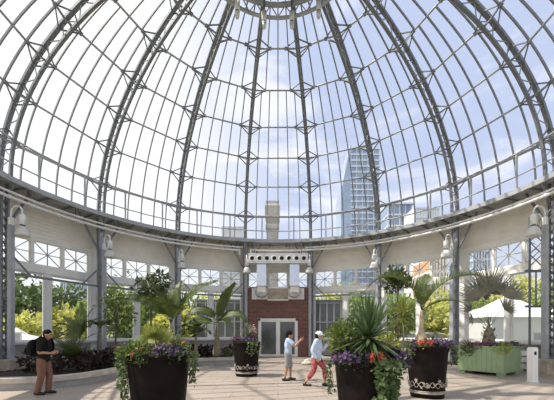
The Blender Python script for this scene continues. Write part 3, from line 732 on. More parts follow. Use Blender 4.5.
# big yucca pot
t = thing('yucca', 'big spiky green yucca in the large dark pot', 'yucca', potted(PF,0.05,-0.02,1.15))
b = MB(); b.tube([(0,0,0),(0,0,0.2),(0,0,0.46)], [0.07,0.06,0.05], 10); b.build('trunk','palm_bark',t)
sword_rosette('leaves', (0,0,0.46), 170, 0.70, 0.055, 'yucca_leaf', 51, -40, 88, 0.08, t, 1.25)
flower_clump('petunia', 'purple petunias along the left rim of the big yucca pot', potted(PF,-0.27,-0.30,1.26), 0.30,0.20,0.14, 170, 0.030, 260, 'petunia', 52)
flower_clump('petunia', 'purple petunias along the right rim of the big yucca pot', potted(PF,0.42,-0.14,1.24), 0.20,0.24,0.22, 150, 0.030, 260, 'petunia', 53)
flower_clump('geranium', 'coral red geranium at the front of the big yucca pot', potted(PF,0.03,-0.46,1.24), 0.12,0.10,0.16, 60, 0.030, 60, 'geranium', 54, 'shrub_leaf')
ivy('dense ivy cascading down the front of the big yucca pot', PF, 146, 182, 9, 1.26, 0.30, 55, 0.08)
ivy('loose ivy strands hanging left of the big yucca pot', PF, 252, 275, 3, 1.20, 0.66, 56, 0.06, 'ivy_leaf', spread=0.05)
rg = random.Random(57)
t = thing('leafy_shrub', 'broad-leafed yellow-green shrub behind the left rim of the yucca pot', 'shrub', potted(PF,-0.27,0.26,1.15))
b = MB()
for i in range(9):
    a = 0.7*i; b.tube([(0,0,0),(0.1*math.cos(a),0.1*math.sin(a),0.25),(0.22*math.cos(a),0.2*math.sin(a),0.55)], [0.012,0.01,0.006], 5)
b.build('stem','bark',t)
b = MB(); foliage(b, (-0.02,0,0.46), 0.25,0.24,0.24, 230, 0.12, rg, 0.35, None, 0.5); b.build('foliage','shrub_leaf',t)
b = MB(); foliage(b, (0.04,-0.05,0.18), 0.22,0.22,0.16, 150, 0.09, rg, 0.35); b.build('lower_leaves','coleus',t)
# bottle palm pot
def palm(name, label, loc, trunk, tm, fronds, group=None, cat='palm'):
    t = thing(name, label, cat, loc, 0, group)
    b = MB(); b.tube([p for p, r in trunk], [r for p, r in trunk], 12); b.build('trunk', tm, t)
    top = trunk[-1][0]
    for i, f in enumerate(fronds): link('frond', frond_mesh('frond', top, seed=i*7+len(label), **f), t)
    return t
palm('bottle_palm', 'tall arching palm with swollen pale trunk in the pot with white ornament', potted(PG,-0.12,0.05,1.15),
     [((0,0,0),0.13),((0,0,0.12),0.155),((0.0,0,0.24),0.16),((0.0,0,0.36),0.12),((0.0,0,0.46),0.07),((0.0,0,0.58),0.05),((0.01,0,0.78),0.052),((0.01,0,0.92),0.04),((0.01,0,1.0),0.028)], 'bottle_bark',
     [dict(az=-95, el=76, L=1.85, droop=128, nl=48, ll=0.44, vee=0.6, power=1.25, lw=0.034), dict(az=92, el=66, L=2.05, droop=92, nl=50, ll=0.44, vee=0.8, power=1.1, lw=0.034),
      dict(az=35, el=78, L=1.25, droop=60, nl=34, ll=0.34, vee=0.6, lw=0.03), dict(az=200, el=60, L=0.9, droop=100, nl=28, ll=0.3, vee=0.6, lw=0.028), dict(az=105, el=34, L=0.95, droop=60, nl=28, ll=0.32, vee=0.5, lw=0.028)])
sword_rosette_root = thing('small_yucca', 'small spiky plant beside the swollen trunk of the bottle palm', 'plant', potted(PG,0.12,-0.02,1.15))
sword_rosette('leaves', (0,0,0.02), 36, 0.36, 0.035, 'yucca_leaf', 61, 20, 88, 0.1, sword_rosette_root)
b = MB(); b.tube([(0,0,0),(0,0,0.06)], [0.03,0.02], 8); b.build('stem', 'palm_bark', sword_rosette_root)
flower_clump('geranium', 'coral red geranium at the front rim of the bottle palm pot', potted(PG,-0.20,-0.34,1.30), 0.20,0.13,0.12, 70, 0.034, 90, 'geranium', 62, 'shrub_leaf')
flower_clump('petunia', 'dark purple petunias at the right rim of the bottle palm pot', potted(PG,0.24,-0.22,1.27), 0.28,0.26,0.15, 150, 0.034, 320, 'petunia', 63)
flower_clump('petunia', 'purple petunias at the left rim of the bottle palm pot', potted(PG,-0.46,-0.14,1.22), 0.16,0.2,0.2, 60, 0.034, 200, 'petunia', 64, 'shrub_leaf')
ivy('ivy strands hanging right of the bottle palm pot', PG, 80, 112, 5, 1.24, 0.75, 65, 0.08, 'ivy_leaf', spread=0.1)

# ------------------------------------------------------------------ green planter box with silver fan palm
GP = Vector((8.03, 1.0, 0)); ga = math.radians(35.6); GS = 1.62
gc = GP+Vector((math.cos(ga), math.sin(ga), 0))*GS/2+Vector((-math.sin(ga), math.cos(ga), 0))*GS/2
t = thing('planter_box', 'square pale green wooden planter box on block feet', 'planter', gc, ga)
h = GS/2
for nm, x0, x1, y0, y1 in (('side_panel',-h,h,-h,-h+0.05),('side_panel',-h,h,h-0.05,h),('side_panel',-h,-h+0.05,-h+0.05,h-0.05),('side_panel',h-0.05,h,-h+0.05,h-0.05)):
    b = MB()
    if y1-y0 < 0.1:
        n = 9; w = (x1-x0)/n
        for i in range(n): b.box(x0+w*i+0.004, x0+w*(i+1)-0.004, y0, y1, 0.12, 1.03)
        b.box(x0, x1, y0+0.012, y1-0.012, 0.12, 1.03)
    else:
        n = 9; w = (y1-y0)/n
        for i in range(n): b.box(x0, x1, y0+w*i+0.004, y0+w*(i+1)-0.004, 0.12, 1.03)
        b.box(x0+0.012, x1-0.012, y0, y1, 0.12, 1.03)
    b.build(nm, 'green_wood', t)
b = MB(); b.box(-h-0.03,h+0.03,-h-0.03,-h+0.08,1.03,1.08); b.box(-h-0.03,h+0.03,h-0.08,h+0.03,1.03,1.08); b.box(-h-0.03,-h+0.08,-h+0.08,h-0.08,1.03,1.08); b.box(h-0.08,h+0.03,-h+0.08,h-0.08,1.03,1.08); b.build('top_rail','green_wood',t)
for sx in (-1,1):
    for sy in (-1,1):
        b = MB(); b.box(sx*(h-0.22)-0.16,sx*(h-0.22)+0.16,sy*(h-0.16)-0.1,sy*(h-0.16)+0.1,0,0.12); b.build('foot','green_wood',t)
b = MB(); b.box(-h+0.05,h-0.05,-h+0.05,h-0.05,0.13,0.99); so = b.build('soil','soil',t); so['kind'] = 'stuff'
rg = random.Random(71); gl = (gc.x, gc.y, 0.99)
t = thing('silver_fan_palm', 'silvery fan palm with stiff pleated leaves in the green planter box', 'palm', gl)
b = MB(); b.tube([(0,0,0),(0,0,0.2),(0.01,0,0.48),(0.02,0,0.80)], [0.21,0.23,0.19,0.10], 12)
for i in range(26):
    a = 2.4*i; z = 0.05+0.027*i; b.blade((0.19*math.cos(a),0.19*math.sin(a),z), (math.cos(a)*0.7,math.sin(a)*0.7,0.7), (0,0,1), 0.16, 0.10, -0.1, 3)
b.build('trunk','palm_bark',t)
specs = [(4,88,1.25,1.45),(-40,78,1.15,1.1),(60,72,1.25,1.1),(-92,66,1.05,0.85),(-78,46,0.85,0.7),(95,60,1.2,0.95),(80,46,0.9,0.75),(20,66,1.1,0.8),(-100,25,0.7,0.6)]
for az, el, pet, rad in specs:
    a = math.radians(az); e = math.radians(el); d = Vector((math.sin(a)*math.cos(e), math.cos(a)*math.cos(e), math.sin(e)))
    b = MB(); fan_leaf(b, (0.02,0,0.78), d, pet*1.1, rad*0.92, 24, 150 if abs(az) > 29 else 80, None, (0,0,1), 0.12, rg); b.build('fan_leaf','silver_leaf',t)
for i, (lx, ly, lab) in enumerate(((-0.45,-0.62,'purple petunias along the front edge of the green planter, corner nearest the bollard path'),(-0.62,0.05,'pink-purple petunias at the left corner of the green planter box'),(0.35,-0.6,'purple petunias along the side of the green planter facing the bollard'))):
    c, s_ = math.cos(ga), math.sin(ga); flower_clump('petunia', lab, (gc.x+lx*c-ly*s_, gc.y+lx*s_+ly*c, 1.08), 0.44,0.26,0.13, 130, 0.036, 240, 'petunia_pink' if i == 1 else 'petunia', 72+i)
flower_clump('creeping_jenny', 'bright yellow-green trailing plant at the near corner of the green planter', (GP.x+0.06,GP.y+0.10,1.02), 0.30,0.22,0.24, 4, 0.015, 420, 'pale_bloom', 76, 'ivy_bright', 0.06, cat='plant')
flower_clump('creeping_jenny', 'bright trailing plant at the right corner of the green planter', (gc.x+h*math.cos(ga)+h*0.9*math.sin(ga)-0.1,gc.y+h*math.sin(ga)-h*0.9*math.cos(ga)-0.0+0.1,1.0), 0.16,0.16,0.3, 4, 0.015, 260, 'pale_bloom', 77, 'ivy_bright', 0.06, cat='plant')
flower_clump('leafy_plant', 'green foliage hanging at the left corner of the green planter', (gc.x-h*math.cos(ga)-h*math.sin(ga)+0.2,gc.y-h*math.sin(ga)+h*math.cos(ga)-0.4,0.98), 0.22,0.2,0.28, 4, 0.015, 260, 'pale_bloom', 78, 'ivy_leaf', 0.08, cat='plant')

# ------------------------------------------------------------------ bollard, slatted panel, rocks
bp = at(532.5,0,10.4); bp.z = 0
t = thing('bollard', 'slim white square bollard with a dark socket near its top', 'bollard', bp, 0.15)
b = MB(); b.box(-0.10,0.10,-0.10,0.10,0.02,1.08); b.add([(-0.10,-0.10,1.08),(0.10,-0.10,1.08),(0.10,0.10,1.08),(-0.10,0.10,1.08),(-0.08,-0.08,1.11),(0.08,-0.08,1.11),(0.08,0.08,1.11),(-0.08,0.08,1.11)],[(0,1,5,4),(1,2,6,5),(2,3,7,6),(3,0,4,7),(4,5,6,7)]); b.build('post','white_paint',t)
b = MB(); b.box(-0.04,0.03,-0.112,-0.10,0.87,0.98); b.build('socket','rubber',t)
b = MB(); b.box(-0.12,0.12,-0.12,0.12,0,0.025); b.build('base_plate','white_paint',t)
for i, (px, D, ang, lab) in enumerate(((530,13.2,-0.1,'white slatted panel low beside the column behind the bollard'),)):
    p = at(px,0,D); p.z = 0; t = thing('slatted_panel', lab, 'heater', p, ang)
    for k in range(3):
        b = MB(); b.box(-0.36,0.27,-0.06,0.04,0.10+0.27*k,0.30+0.27*k); b.build('panel','white_metal',t)  # plain white slats of a low panel
    for sx in (-1,1):
        b = MB(); b.box(sx*0.2-0.03,sx*0.2+0.03,-0.04,0.03,0,0.86); b.build('leg','steel',t)
for i, (x, y, s_, lab) in enumerate(((1.72,5.6,0.34,'pale rock on the paving right of the brick entrance'),(1.38,5.2,0.22,'small pale rock at the foot of the bigger rock'))):
    b = MB(); b.ball((0,0,s_*0.42), s_*1.2, s_*0.8, s_*0.5, 14, 8)
    b.v = [tuple(Vector(v)*(1+0.22*noise.noise(Vector(v)*4+Vector((i,0,0))))) for v in b.v]
    o = b.build('rock','kerbstone',None,(x,y,0)); tag(o, lab, 'rock')

p = at(536,0,13.3); p.z = 0
t = thing('lattice_frame', 'thin grey latticed steel frame standing beside the column beyond the bollard', 'frame', p, 0)
for x in (-0.26, 0.26):
    b = MB(); b.box(x-0.03,x+0.03,-0.03,0.03,0,6.3); b.build('upright','steel',t)
for z in (0.9,2.6,4.05):
    b = MB(); b.box(-0.42,0.32,-0.05,0.05,z,z+0.09); b.build('cross_bar','steel',t)
for k in range(4):
    b = MB(); z = 4.3+0.5*k; b.beam((-0.26,-0.02,z),(0.26,-0.02,z+0.5),0.03,0.03,(0,1,0)); b.beam((0.26,0.02,z),(-0.26,0.02,z+0.5),0.03,0.03,(0,1,0)); b.build('lacing','steel',t)
b = MB(); b.box(-0.02,0.02,-0.02,0.02,2.6,4.1); b.build('hanger_rod','steel',t)
# ------------------------------------------------------------------ bed plants, left of the entrance
p = at(172,0,14.6); p.z = 0.3
palm('feather_palm', 'slender palm with long arching fronds in the bed behind the fan palm pot', p,
     [((0,0,0),0.16),((0,0,0.3),0.14),((0.0,0,0.7),0.11),((-0.02,0,1.2),0.09),((-0.05,0,1.7),0.05)], 'palm_bark',
     [dict(az=-97, el=58, L=3.1, droop=92, nl=46, ll=0.58, vee=0.3, roll=0.6, lw=0.07, power=1.2), dict(az=80, el=62, L=2.9, droop=48, nl=46, ll=0.64, vee=0.5, roll=-0.6, lw=0.075),
      dict(az=-160, el=62, L=2.0, droop=85, nl=34, ll=0.65, vee=0.5, lw=0.065), dict(az=140, el=50, L=1.8, droop=80, nl=32, ll=0.6, vee=0.5, lw=0.065),
      dict(az=-55, el=74, L=2.4, droop=55, nl=36, ll=0.65, vee=0.5, lw=0.065), dict(az=20, el=82, L=2.2, droop=40, nl=34, ll=0.65, vee=0.5, lw=0.065)])
p = at(217,0,16.6); p.z = 0.3
palm('bottle_palm', 'bottle palm with five broad arching fronds in the bed left of the entrance', p,
     [((0,0,0),0.20),((0,0,0.3),0.22),((0.0,0,0.7),0.15),((0.0,0,1.1),0.12),((0.02,0,1.75),0.05)], 'palm_bark',
     [dict(az=-85, el=64, L=2.2, droop=135, nl=44, ll=0.42, vee=0.25, lw=0.07, power=1.2, roll=0.8), dict(az=70, el=80, L=2.3, droop=35, nl=44, ll=0.46, vee=0.25, lw=0.07, roll=1.1),
      dict(az=100, el=50, L=1.9, droop=125, nl=40, ll=0.42, vee=0.25, lw=0.07, roll=-0.8), dict(az=-112, el=18, L=1.8, droop=60, nl=36, ll=0.4, vee=0.25, lw=0.065, roll=0.7), dict(az=140, el=30, L=1.3, droop=90, nl=30, ll=0.45, vee=0.3, lw=0.07)])
p = at(196,0,15.9); p.z = 0.3
palm('feather_palm', 'low drooping palm between the slender palm and the bottle palm', p,
     [((0,0,0),0.10),((0,0,0.4),0.09),((0.0,0,1.1),0.05)], 'palm_bark',
     [dict(az=a, el=e, L=l, droop=110, nl=24, ll=0.4, vee=0.4, lw=0.05) for a, e, l in ((-80,65,1.2),(70,70,1.3),(180,60,1.1),(20,75,1.3),(-140,50,1.1),(120,50,1.1))])
def multi_tree(name, label, loc, h, crown, n, size, m, seed, stems=1, cat='tree', sub=6, sc=0.55, group=None, tr=None):
    rg = random.Random(seed); t = thing(name, label, cat, loc, 0, group); tr = tr or h*0.016
    b = MB(); cx, cy, cz = crown
    for k in range(stems):
        a = 2*PI*k/max(stems,1); o = 0.12*(stems > 1); top = Vector((o*2.5*math.cos(a), o*2.5*math.sin(a), h-cz*0.9))
        b.tube([(o*math.cos(a),o*math.sin(a),0), top*0.5+Vector((rg.uniform(-.06,.06)*h*.1,0,0)), top], [tr,tr*0.8,tr*0.55], 7)
        for j in range(5):
            d = rnd_dir(rg); b.tube([top*0.8, top+Vector((d.x*cx*0.6, d.y*cy*0.6, abs(d.z)*cz*0.8))], [tr*0.5, tr*0.15], 5)
    b.build('trunk', 'bark', t)
    b = MB()
    for j in range(sub):
        d = rnd_dir(rg); k = 0.0 if j == 0 else 0.62
        c = (d.x*cx*k, d.y*cy*k, h-cz+d.z*cz*k); foliage(b, c, cx*sc, cy*sc, cz*sc, n//sub, size, rg, 0.5)
    b.build('crown', m, t); return t
p = at(151,0,15.2); p.z = 0.3
multi_tree('indoor_tree', 'slim tree with dense dark round crown in the bed behind the fan palm pot', p, 4.3, (0.78,0.78,0.9), 420, 0.24, 'shade_leaf', 81, tr=0.06)
p = at(116,0,14.0); p.z = 0.3
multi_tree('indoor_tree', 'slim leafy tree with light green crown in front of the left bays', p, 3.0, (0.75,0.75,0.9), 420, 0.16, 'shrub_leaf', 82, tr=0.045)
p = at(72,0,11.9); p.z = 0.3
palm('feather_palm', 'bushy low palm with thin spiky fronds in the bed beside the backpack man', p,
     [((0,0,0),0.07),((0,0,0.1),0.06),((0,0,0.25),0.03)], 'palm_bark',
     [dict(az=a, el=e, L=l, droop=d, nl=22, ll=0.36, vee=0.4, lw=0.035) for a, e, l, d in ((-90,70,1.3,70),(80,72,1.4,60),(-40,82,1.7,30),(30,84,1.8,25),(170,60,1.2,80),(-130,55,1.1,80),(120,52,1.2,85),(60,40,1.1,60),(-70,35,1.0,55),(0,86,1.9,15),(200,40,0.9,60))])
p = at(79,0,12.8); p.z = 0.3
palm('feather_palm', 'upright feathery palm rising against the window beside the left columns', p,
     [((0,0,0),0.05),((0.02,0,0.6),0.045),((0.03,0,1.05),0.03)], 'palm_bark',
     [dict(az=a, el=e, L=l, droop=d, nl=24, ll=0.34, vee=0.4, lw=0.035) for a, e, l, d in ((-90,70,1.3,60),(80,66,1.3,60),(-20,84,1.5,25),(150,60,1.1,80),(-140,60,1.1,70),(45,80,1.5,40))])
p = at(100,0,13.2); p.z = 0.3
palm('feather_palm', 'small palm with drooping crown standing before the second column', p,
     [((0,0,0),0.05),((0.0,0,0.8),0.045),((0.0,0,1.45),0.03)], 'palm_bark',
     [dict(az=a, el=e, L=0.9, droop=120, nl=20, ll=0.3, vee=0.2, lw=0.035) for a, e in ((-90,55),(90,55),(180,50),(0,60),(-135,60),(45,65))])
rg = random.Random(90)
def coleus_mesh(seed):
    r2 = random.Random(seed); b = MB(); foliage(b, (0,0,0.30), 0.40,0.36,0.30, 150, 0.17, r2, 0.3, 0.0, 0.55); return b.mesh('foliage','coleus')
cms = [coleus_mesh(i) for i in range(3)]
b = MB()
for i in range(6): b.tube([(0.03*math.cos(i),0.03*math.sin(i),0),(0.22*math.cos(i*1.1),0.2*math.sin(i*1.1),0.35)], 0.01, 4)
m_st = b.mesh('stem','bark')
for px, D in ((30,11.2),(52,10.9),(62,11.8),(82,12.0),(88,11.4),(96,12.4),(104,12.2),(110,13.0),(134,14.5),(188,16.9),(196,17.3),(203,17.4),(209,17.8),(226,17.6),(233,18.0)):
    p = at(px,0,D); p.z = 0.28; t = thing('coleus', 'dark red leafed coleus in the kerbed bed under the windows left of the entrance', 'plant', p, rg.uniform(0,6), 'dark red coleus plants in the left bed')
    link('foliage', rg.choice(cms), t); link('stem', m_st, t)
p = at(124,0,12.9); p.z = 0.55
flower_clump('petunia', 'purple petunias at the kerb of the left bed beside the fan palm pot', p, 0.34,0.28,0.26, 130, 0.05, 200, 'petunia', 91)
p = at(112,0,13.4); p.z = 0.75
flower_clump('begonia', 'red flowering plant in the left bed among the dark coleus', p, 0.36,0.3,0.22, 26, 0.05, 160, 'geranium', 92, 'coleus', 0.12)
p = at(228,0,16.5); p.z = 0.5
flower_clump('leafy_plant', 'small green foliage plant at the kerb end left of the entrance', p, 0.25,0.2,0.2, 5, 0.03, 140, 'pale_bloom', 93, 'ivy_leaf', 0.1, cat='plant')

# ------------------------------------------------------------------ bed plants, right of the entrance
p = at(403,0,14.4); p.z = 0.3
t = thing('cordyline', 'thin-stemmed cordyline with yellow-green spiky head left of the bottle palm', 'cordyline', p)
b = MB(); b.tube([(0,0,0),(0.02,0,0.9),(0,0,1.95)], [0.06,0.05,0.06], 8); b.build('stem','palm_bark',t)
sword_rosette('leaves', (0,0,1.95), 110, 0.95, 0.065, 'palm_leaf_pale', 95, -35, 85, 0.25, t)
p = at(398,0,15.6); p.z = 0.3
multi_tree('indoor_tree', 'dark green round-headed tree behind the cordyline right of the yucca', p, 4.45, (0.68,0.6,0.6), 420, 0.24, 'shade_leaf', 96, tr=0.05)
p = at(336,0,15.2); p.z = 0.3
multi_tree('indoor_shrub', 'leafy green shrub in the bed behind the woman in the white cap', p, 2.0, (0.9,0.8,0.9), 520, 0.2, 'shrub_leaf', 97, 3, 'shrub', tr=0.03)
p = at(362,0,16.0); p.z = 0.3
multi_tree('indoor_shrub', 'green shrub in the right bed hidden behind the big yucca', p, 2.0, (1.0,0.8,0.9), 520, 0.2, 'shrub_leaf', 98, 3, 'shrub', tr=0.03)
p = at(384,0,15.2); p.z = 0.3
multi_tree('indoor_shrub', 'yellow-green shrub in the right bed between yucca and cordyline', p, 1.5, (0.8,0.7,0.7), 420, 0.18, 'ivy_bright', 99, 3, 'shrub', tr=0.03)

# ------------------------------------------------------------------ outside: trees, tents, glasshouse wings, towers
def out_tree(label, px, D, h, cr, m, seed, n=1500, size=0.45, group=None):
    p = at(px, 0, D); p.z = -0.15
    return multi_tree('garden_tree', label, p, h, cr, n, size, m, seed, 1, 'tree', 9, 0.5, group, tr=h*0.022)
OT = [('tall dark tree outside the leftmost windows', 22, 24, 6.6, (3.0,2.5,2.6), 'tree_dark', 1),
      ('dark tree outside, between the man with backpack and the left column', 56, 30, 6.6, (2.6,2.4,2.4), 'tree_dark', 2),
      ('low sunlit yellow-green bush outside behind the backpack man', 27, 20.5, 2.9, (2.2,1.4,1.4), 'tree_sunlit', 3),
      ('sunlit yellow-green tree outside behind the bushy low palm', 74, 23, 4.3, (2.2,1.8,2.0), 'tree_sunlit', 4),
      ('mid green tree outside behind the light green indoor tree', 116, 24, 5.2, (2.4,2.0,2.3), 'tree_mid', 5),
      ('green tree outside behind the dark round-crowned indoor tree', 143, 26, 5.4, (2.6,2.0,2.4), 'tree_mid', 6),
      ('sunlit yellow-green tree outside behind the slender palm', 166, 24, 3.9, (2.2,1.8,1.9), 'tree_sunlit', 7),
      ('dark tree outside far beyond the light green indoor tree', 128, 36, 8.0, (4.0,2.5,3.6), 'tree_dark', 8),
      ('sunlit yellow-green tree showing above the grey wing left of the entrance', 208, 34, 6.4, (4.4,2.0,2.6), 'tree_sunlit', 9),
      ('dark tree behind the grey wing left of the bottle palm', 192, 30, 4.6, (2.0,2.0,2.2), 'tree_dark', 10),
      ('sunlit yellow tree showing above the grey wing right of the entrance', 328, 34, 6.6, (3.6,2.0,2.6), 'tree_sunlit', 11),
      ('mid green tree showing beside the grey wing behind the yucca', 362, 33, 7.0, (3.2,2.0,3.0), 'tree_mid', 12),
      ('mid green tree outside behind the cordyline', 396, 25, 5.0, (2.4,1.8,2.2), 'tree_mid', 13),
      ('sunlit yellow-green tree outside behind the bottle palm', 432, 27, 5.2, (2.8,1.8,2.2), 'tree_sunlit', 14),
      ('green tree outside beyond the column left of the green planter', 455, 33, 6.4, (3.0,2.0,2.8), 'tree_mid', 15),
      ('tall green tree outside behind the silver fan palm', 482, 36, 7.2, (3.6,2.0,3.2), 'tree_mid', 16),
      ('sunlit yellow-green tree outside between the silver palm and the right column', 522, 34, 7.4, (3.4,2.2,3.4), 'tree_sunlit', 17),
      ('tall green tree outside the rightmost window', 556, 32, 8.2, (3.4,2.2,3.8), 'tree_mid', 18)]
for lab, px, D, h, cr, m, sd in OT: out_tree(lab, px, D, h, cr, m, 200+sd)
def tent(label, c, wx, wy, zw, zt, rz=0.0):
    t = thing('marquee_tent', label, 'tent', c, rz)
    b = MB(); x, y = wx/2, wy/2; e = 0.25
    b.add([(-x-e,-y-e,zw),(x+e,-y-e,zw),(x+e,y+e,zw),(-x-e,y+e,zw),(-x*0.35,-y*0.35,zw+(zt-zw)*0.5),(x*0.35,-y*0.35,zw+(zt-zw)*0.5),(x*0.35,y*0.35,zw+(zt-zw)*0.5),(-x*0.35,y*0.35,zw+(zt-zw)*0.5),(0,0,zt)],
          [(0,1,5,4),(1,2,6,5),(2,3,7,6),(3,0,4,7),(4,5,8),(5,6,8),(6,7,8),(7,4,8),(0,3,2,1)]); b.build('canopy','tent',t)
    for nm, x0, x1, y0, y1 in (('side_wall',-x,x,-y,-y+0.05),('side_wall',-x,x,y-0.05,y),('side_wall',-x,-x+0.05,-y,y),('side_wall',x-0.05,x,-y,y)):
        b = MB(); b.box(x0,x1,y0,y1,0,zw); b.build(nm,'tent',t)
    b = MB(); b.box(-0.7,0.7,-y-0.02,-y,0.8,1.75); w_ = b.build('window_frame','pale_wall',t)
    b = MB()
    for k in range(2): b.box(-0.62+0.66*k,-0.04+0.66*k,-y-0.03,-y-0.015,0.88,1.67)
    b.build('window_pane','wing_bar',w_)
    for sx in (-1,1):
        b = MB(); b.tube([(sx*x,-y-0.1,0),(sx*x,-y-0.1,zw)],0.04,6); b.build('pole','white_metal',t)
c = at(507,0,25); c.z = -0.15; tent('white marquee tent outside behind the silver fan palm and bollard', c, 7.6, 6.0, 2.75, 4.6, 0.1)
c = at(418,0,29); c.z = -0.15; tent('low white marquee outside behind the bottle palm', c, 7.5, 5.0, 1.6, 2.3, 0.0)
c = at(17,0,18.3); c.z = -0.15; tent('white tent roof outside the leftmost window', c, 2.6, 2.4, 1.2, 2.0, 0.3)
def wing(label, x0, x1, y0, y1, z1):
    t = thing('glasshouse_wing', label, 'glasshouse', (0,0,-0.15))
    b = MB(); b.box(x0,x1,y0,y1,0,z1); b.box(x0-0.1,x1+0.1,y0-0.1,y1+0.1,z1,z1+0.15); b.build('walls','wing_wall',t)
    n = 5
    for i in range(n+1):
        x = x0+(x1-x0)*i/n; b = MB(); b.box(x-0.05,x+0.05,y0-0.06,y0,0,z1); b.build('mullion','wing_bar',t)
    for z in (1.1, z1*0.62, z1-0.1):
        b = MB(); b.box(x0,x1,y0-0.07,y0,z-0.04,z+0.04); b.build('glazing_rail','wing_bar',t)
wing('dark grey glasshouse wing seen through the bay left of the entrance', -6.3, -2.6, 14.5, 30, 4.1)
wing('dark grey glasshouse wing seen through the bay right of the entrance', 2.6, 5.2, 13.6, 28, 4.0)

D = 60; c = at(272.5,0,D); c.z = -0.15
t = thing('stone_chimney', 'haze-paled stone chimney stack rising behind the entrance', 'chimney', c)
b = MB(); b.lathe([(1.55,0),(1.42,20.5)], 4, smooth=False, a0=PI/4); b.build('shaft','hazed_stone',t)
b = MB(); b.lathe([(1.5,20.3),(1.75,20.6),(1.75,21.2),(1.6,21.4)], 4, smooth=False, a0=PI/4); b.build('collar','hazed_stone',t)
b = MB(); b.lathe([(1.6,21.4),(1.9,22.6),(1.95,24.6),(1.75,25.0),(1.75,25.5),(0,25.5)], 4, smooth=False, a0=PI/4); b.build('cap','hazed_stone',t)

def slab_building(label, cat, D, px0, px1, ytop, depth, n, m_wall, m_slab, px_slant=None, yslant=None, over=0.5, name='apartment_tower', cols=8):
    a, c2 = at(px0, ytop, D), at(px1, ytop, D); zt = a.z; t = thing(name, label, cat, (a.x, a.y, -0.15))
    w = c2.x-a.x; b = MB(); b.box(0, w, 0, depth, 0, zt); b.build('tower_body', m_wall, t)
    for i in range(1, n+1):
        z = zt*i/n; b = MB(); b.box(-over*0.3, w+over, -over, depth+over, z-0.55, z); b.build('balcony_slab', m_slab, t)
    for i in range(cols+1):
        x = w*i/cols; b = MB(); b.box(x-0.2, x+0.2, -0.25, 0, 0, zt); b.build('facade_pier', m_slab, t)
    if px_slant is not None:
        s0 = at(px_slant, yslant, D); xs = s0.x-a.x; b = MB()
        z1, z0 = zt+3.0, s0.z
        b.add([(xs,0,0),(0,-0.3,0),(0,-0.3,z1),(xs,0,z0),(xs,depth,0),(0,depth,0),(0,depth,z1),(xs,depth,z0)],[(0,1,2,3),(4,7,6,5),(0,3,7,4),(3,2,6,7),(1,5,6,2)]); b.build('slanted_wing', 'tower_glass', t)
    return t
slab_building('tall bluish glass tower with white balconies beyond the dome', 'tower', 150, 351, 379, 148, 14, 32, 'tower_glass', 'tower_slab', 341, 192, cols=5)
slab_building('white apartment block with curved banded balconies right of the glass tower', 'building', 130, 388, 411, 203, 12, 12, 'tower_glass', 'tower_slab', over=0.9, name='apartment_block', cols=4)
slab_building('cream apartment block at the right of the banded block', 'building', 120, 414, 439, 207, 12, 14, 'pale_wall', 'tower_slab', over=0.3, name='apartment_block', cols=10)
slab_building('low pale block on the skyline left of the chimney', 'building', 140, 222, 243, 226, 12, 12, 'pale_wall', 'tower_slab', over=0.3, name='apartment_block', cols=8)
slab_building('blue-grey office block seen through the leftmost window', 'building', 110, 61, 82, 281, 14, 6, 'tower_glass', 'tower_slab', over=0.2, name='office_block', cols=8)
slab_building('blue-grey office block seen through the star windows above the silver palm', 'building', 110, 473, 490, 232, 14, 12, 'tower_glass', 'tower_slab', over=0.2, name='office_block', cols=6)
slab_building('orange brick block seen through the window above the bottle palm', 'building', 80, 430, 446, 256, 10, 6, 'orange_wall', 'pale_wall', over=0.1, name='apartment_block', cols=5)

# ------------------------------------------------------------------ people
def remeshed(o, vox, smooth=2):
    m = o.modifiers.new('skin_surface', 'REMESH'); m.mode = 'VOXEL'; m.voxel_size = vox; m.use_smooth_shade = True
    if smooth:
        q = o.modifiers.new('soften', 'SMOOTH'); q.factor = 0.5; q.iterations = smooth
    return o
def chain(b, pts, radii, n=12, sub=5):
    pp = smooth_path([tuple(p) for p in pts], sub); m = len(pp); rr = []
    for i in range(m):
        f = i/sub; k = min(int(f), len(radii)-2); rr.append(radii[k]+(radii[k+1]-radii[k])*(f-k))
    b.tube(pp, rr, n)
    for p, r in ((pp[0], rr[0]), (pp[-1], rr[-1])): b.ball(p, r, r, r, n, 6)
def hand(b, wrist, d, palm_n, curl, side):
    """palm and five unequal bent fingers; d points along the hand, palm_n out of the palm, side is +1 where the thumb leaves to the right of d."""
    d = Vector(d).normalized(); pn = Vector(palm_n); pn = (pn-d*pn.dot(d)).normalized(); s = d.cross(pn).normalized()*side; w = Vector(wrist)
    for k in (-0.024, -0.008, 0.008, 0.024): b.tube([w, w+d*0.045+s*k*0.9, w+d*0.088+s*k*1.15], [0.020, 0.017, 0.014], 8)
    for k, L in ((0.029, 0.066), (0.010, 0.076), (-0.010, 0.070), (-0.028, 0.054)):
        p = w+d*0.085+s*k; pts = [p]; a = 0.25*curl
        for j, f in enumerate((0.45, 0.31, 0.24)):
            a += curl*0.75; pts.append(pts[-1]+(d*math.cos(a)+pn*math.sin(a))*L*f)
        b.tube(pts, [0.0105, 0.0098, 0.009, 0.0075], 8); b.ball(pts[-1], 0.0078, n=8, m=5)
    p = w+d*0.025+s*0.022; t1 = p+(s*0.75+d*0.65+pn*0.25).normalized()*0.038; t2 = t1+(s*0.25+d*0.85+pn*(0.3+curl*0.4)).normalized()*0.032; t3 = t2+(d*0.8+pn*0.6-s*0.1).normalized()*0.022
    b.tube([p, t1, t2, t3], [0.016, 0.0125, 0.0105, 0.0085], 8); b.ball(t3, 0.0088, n=8, m=5)
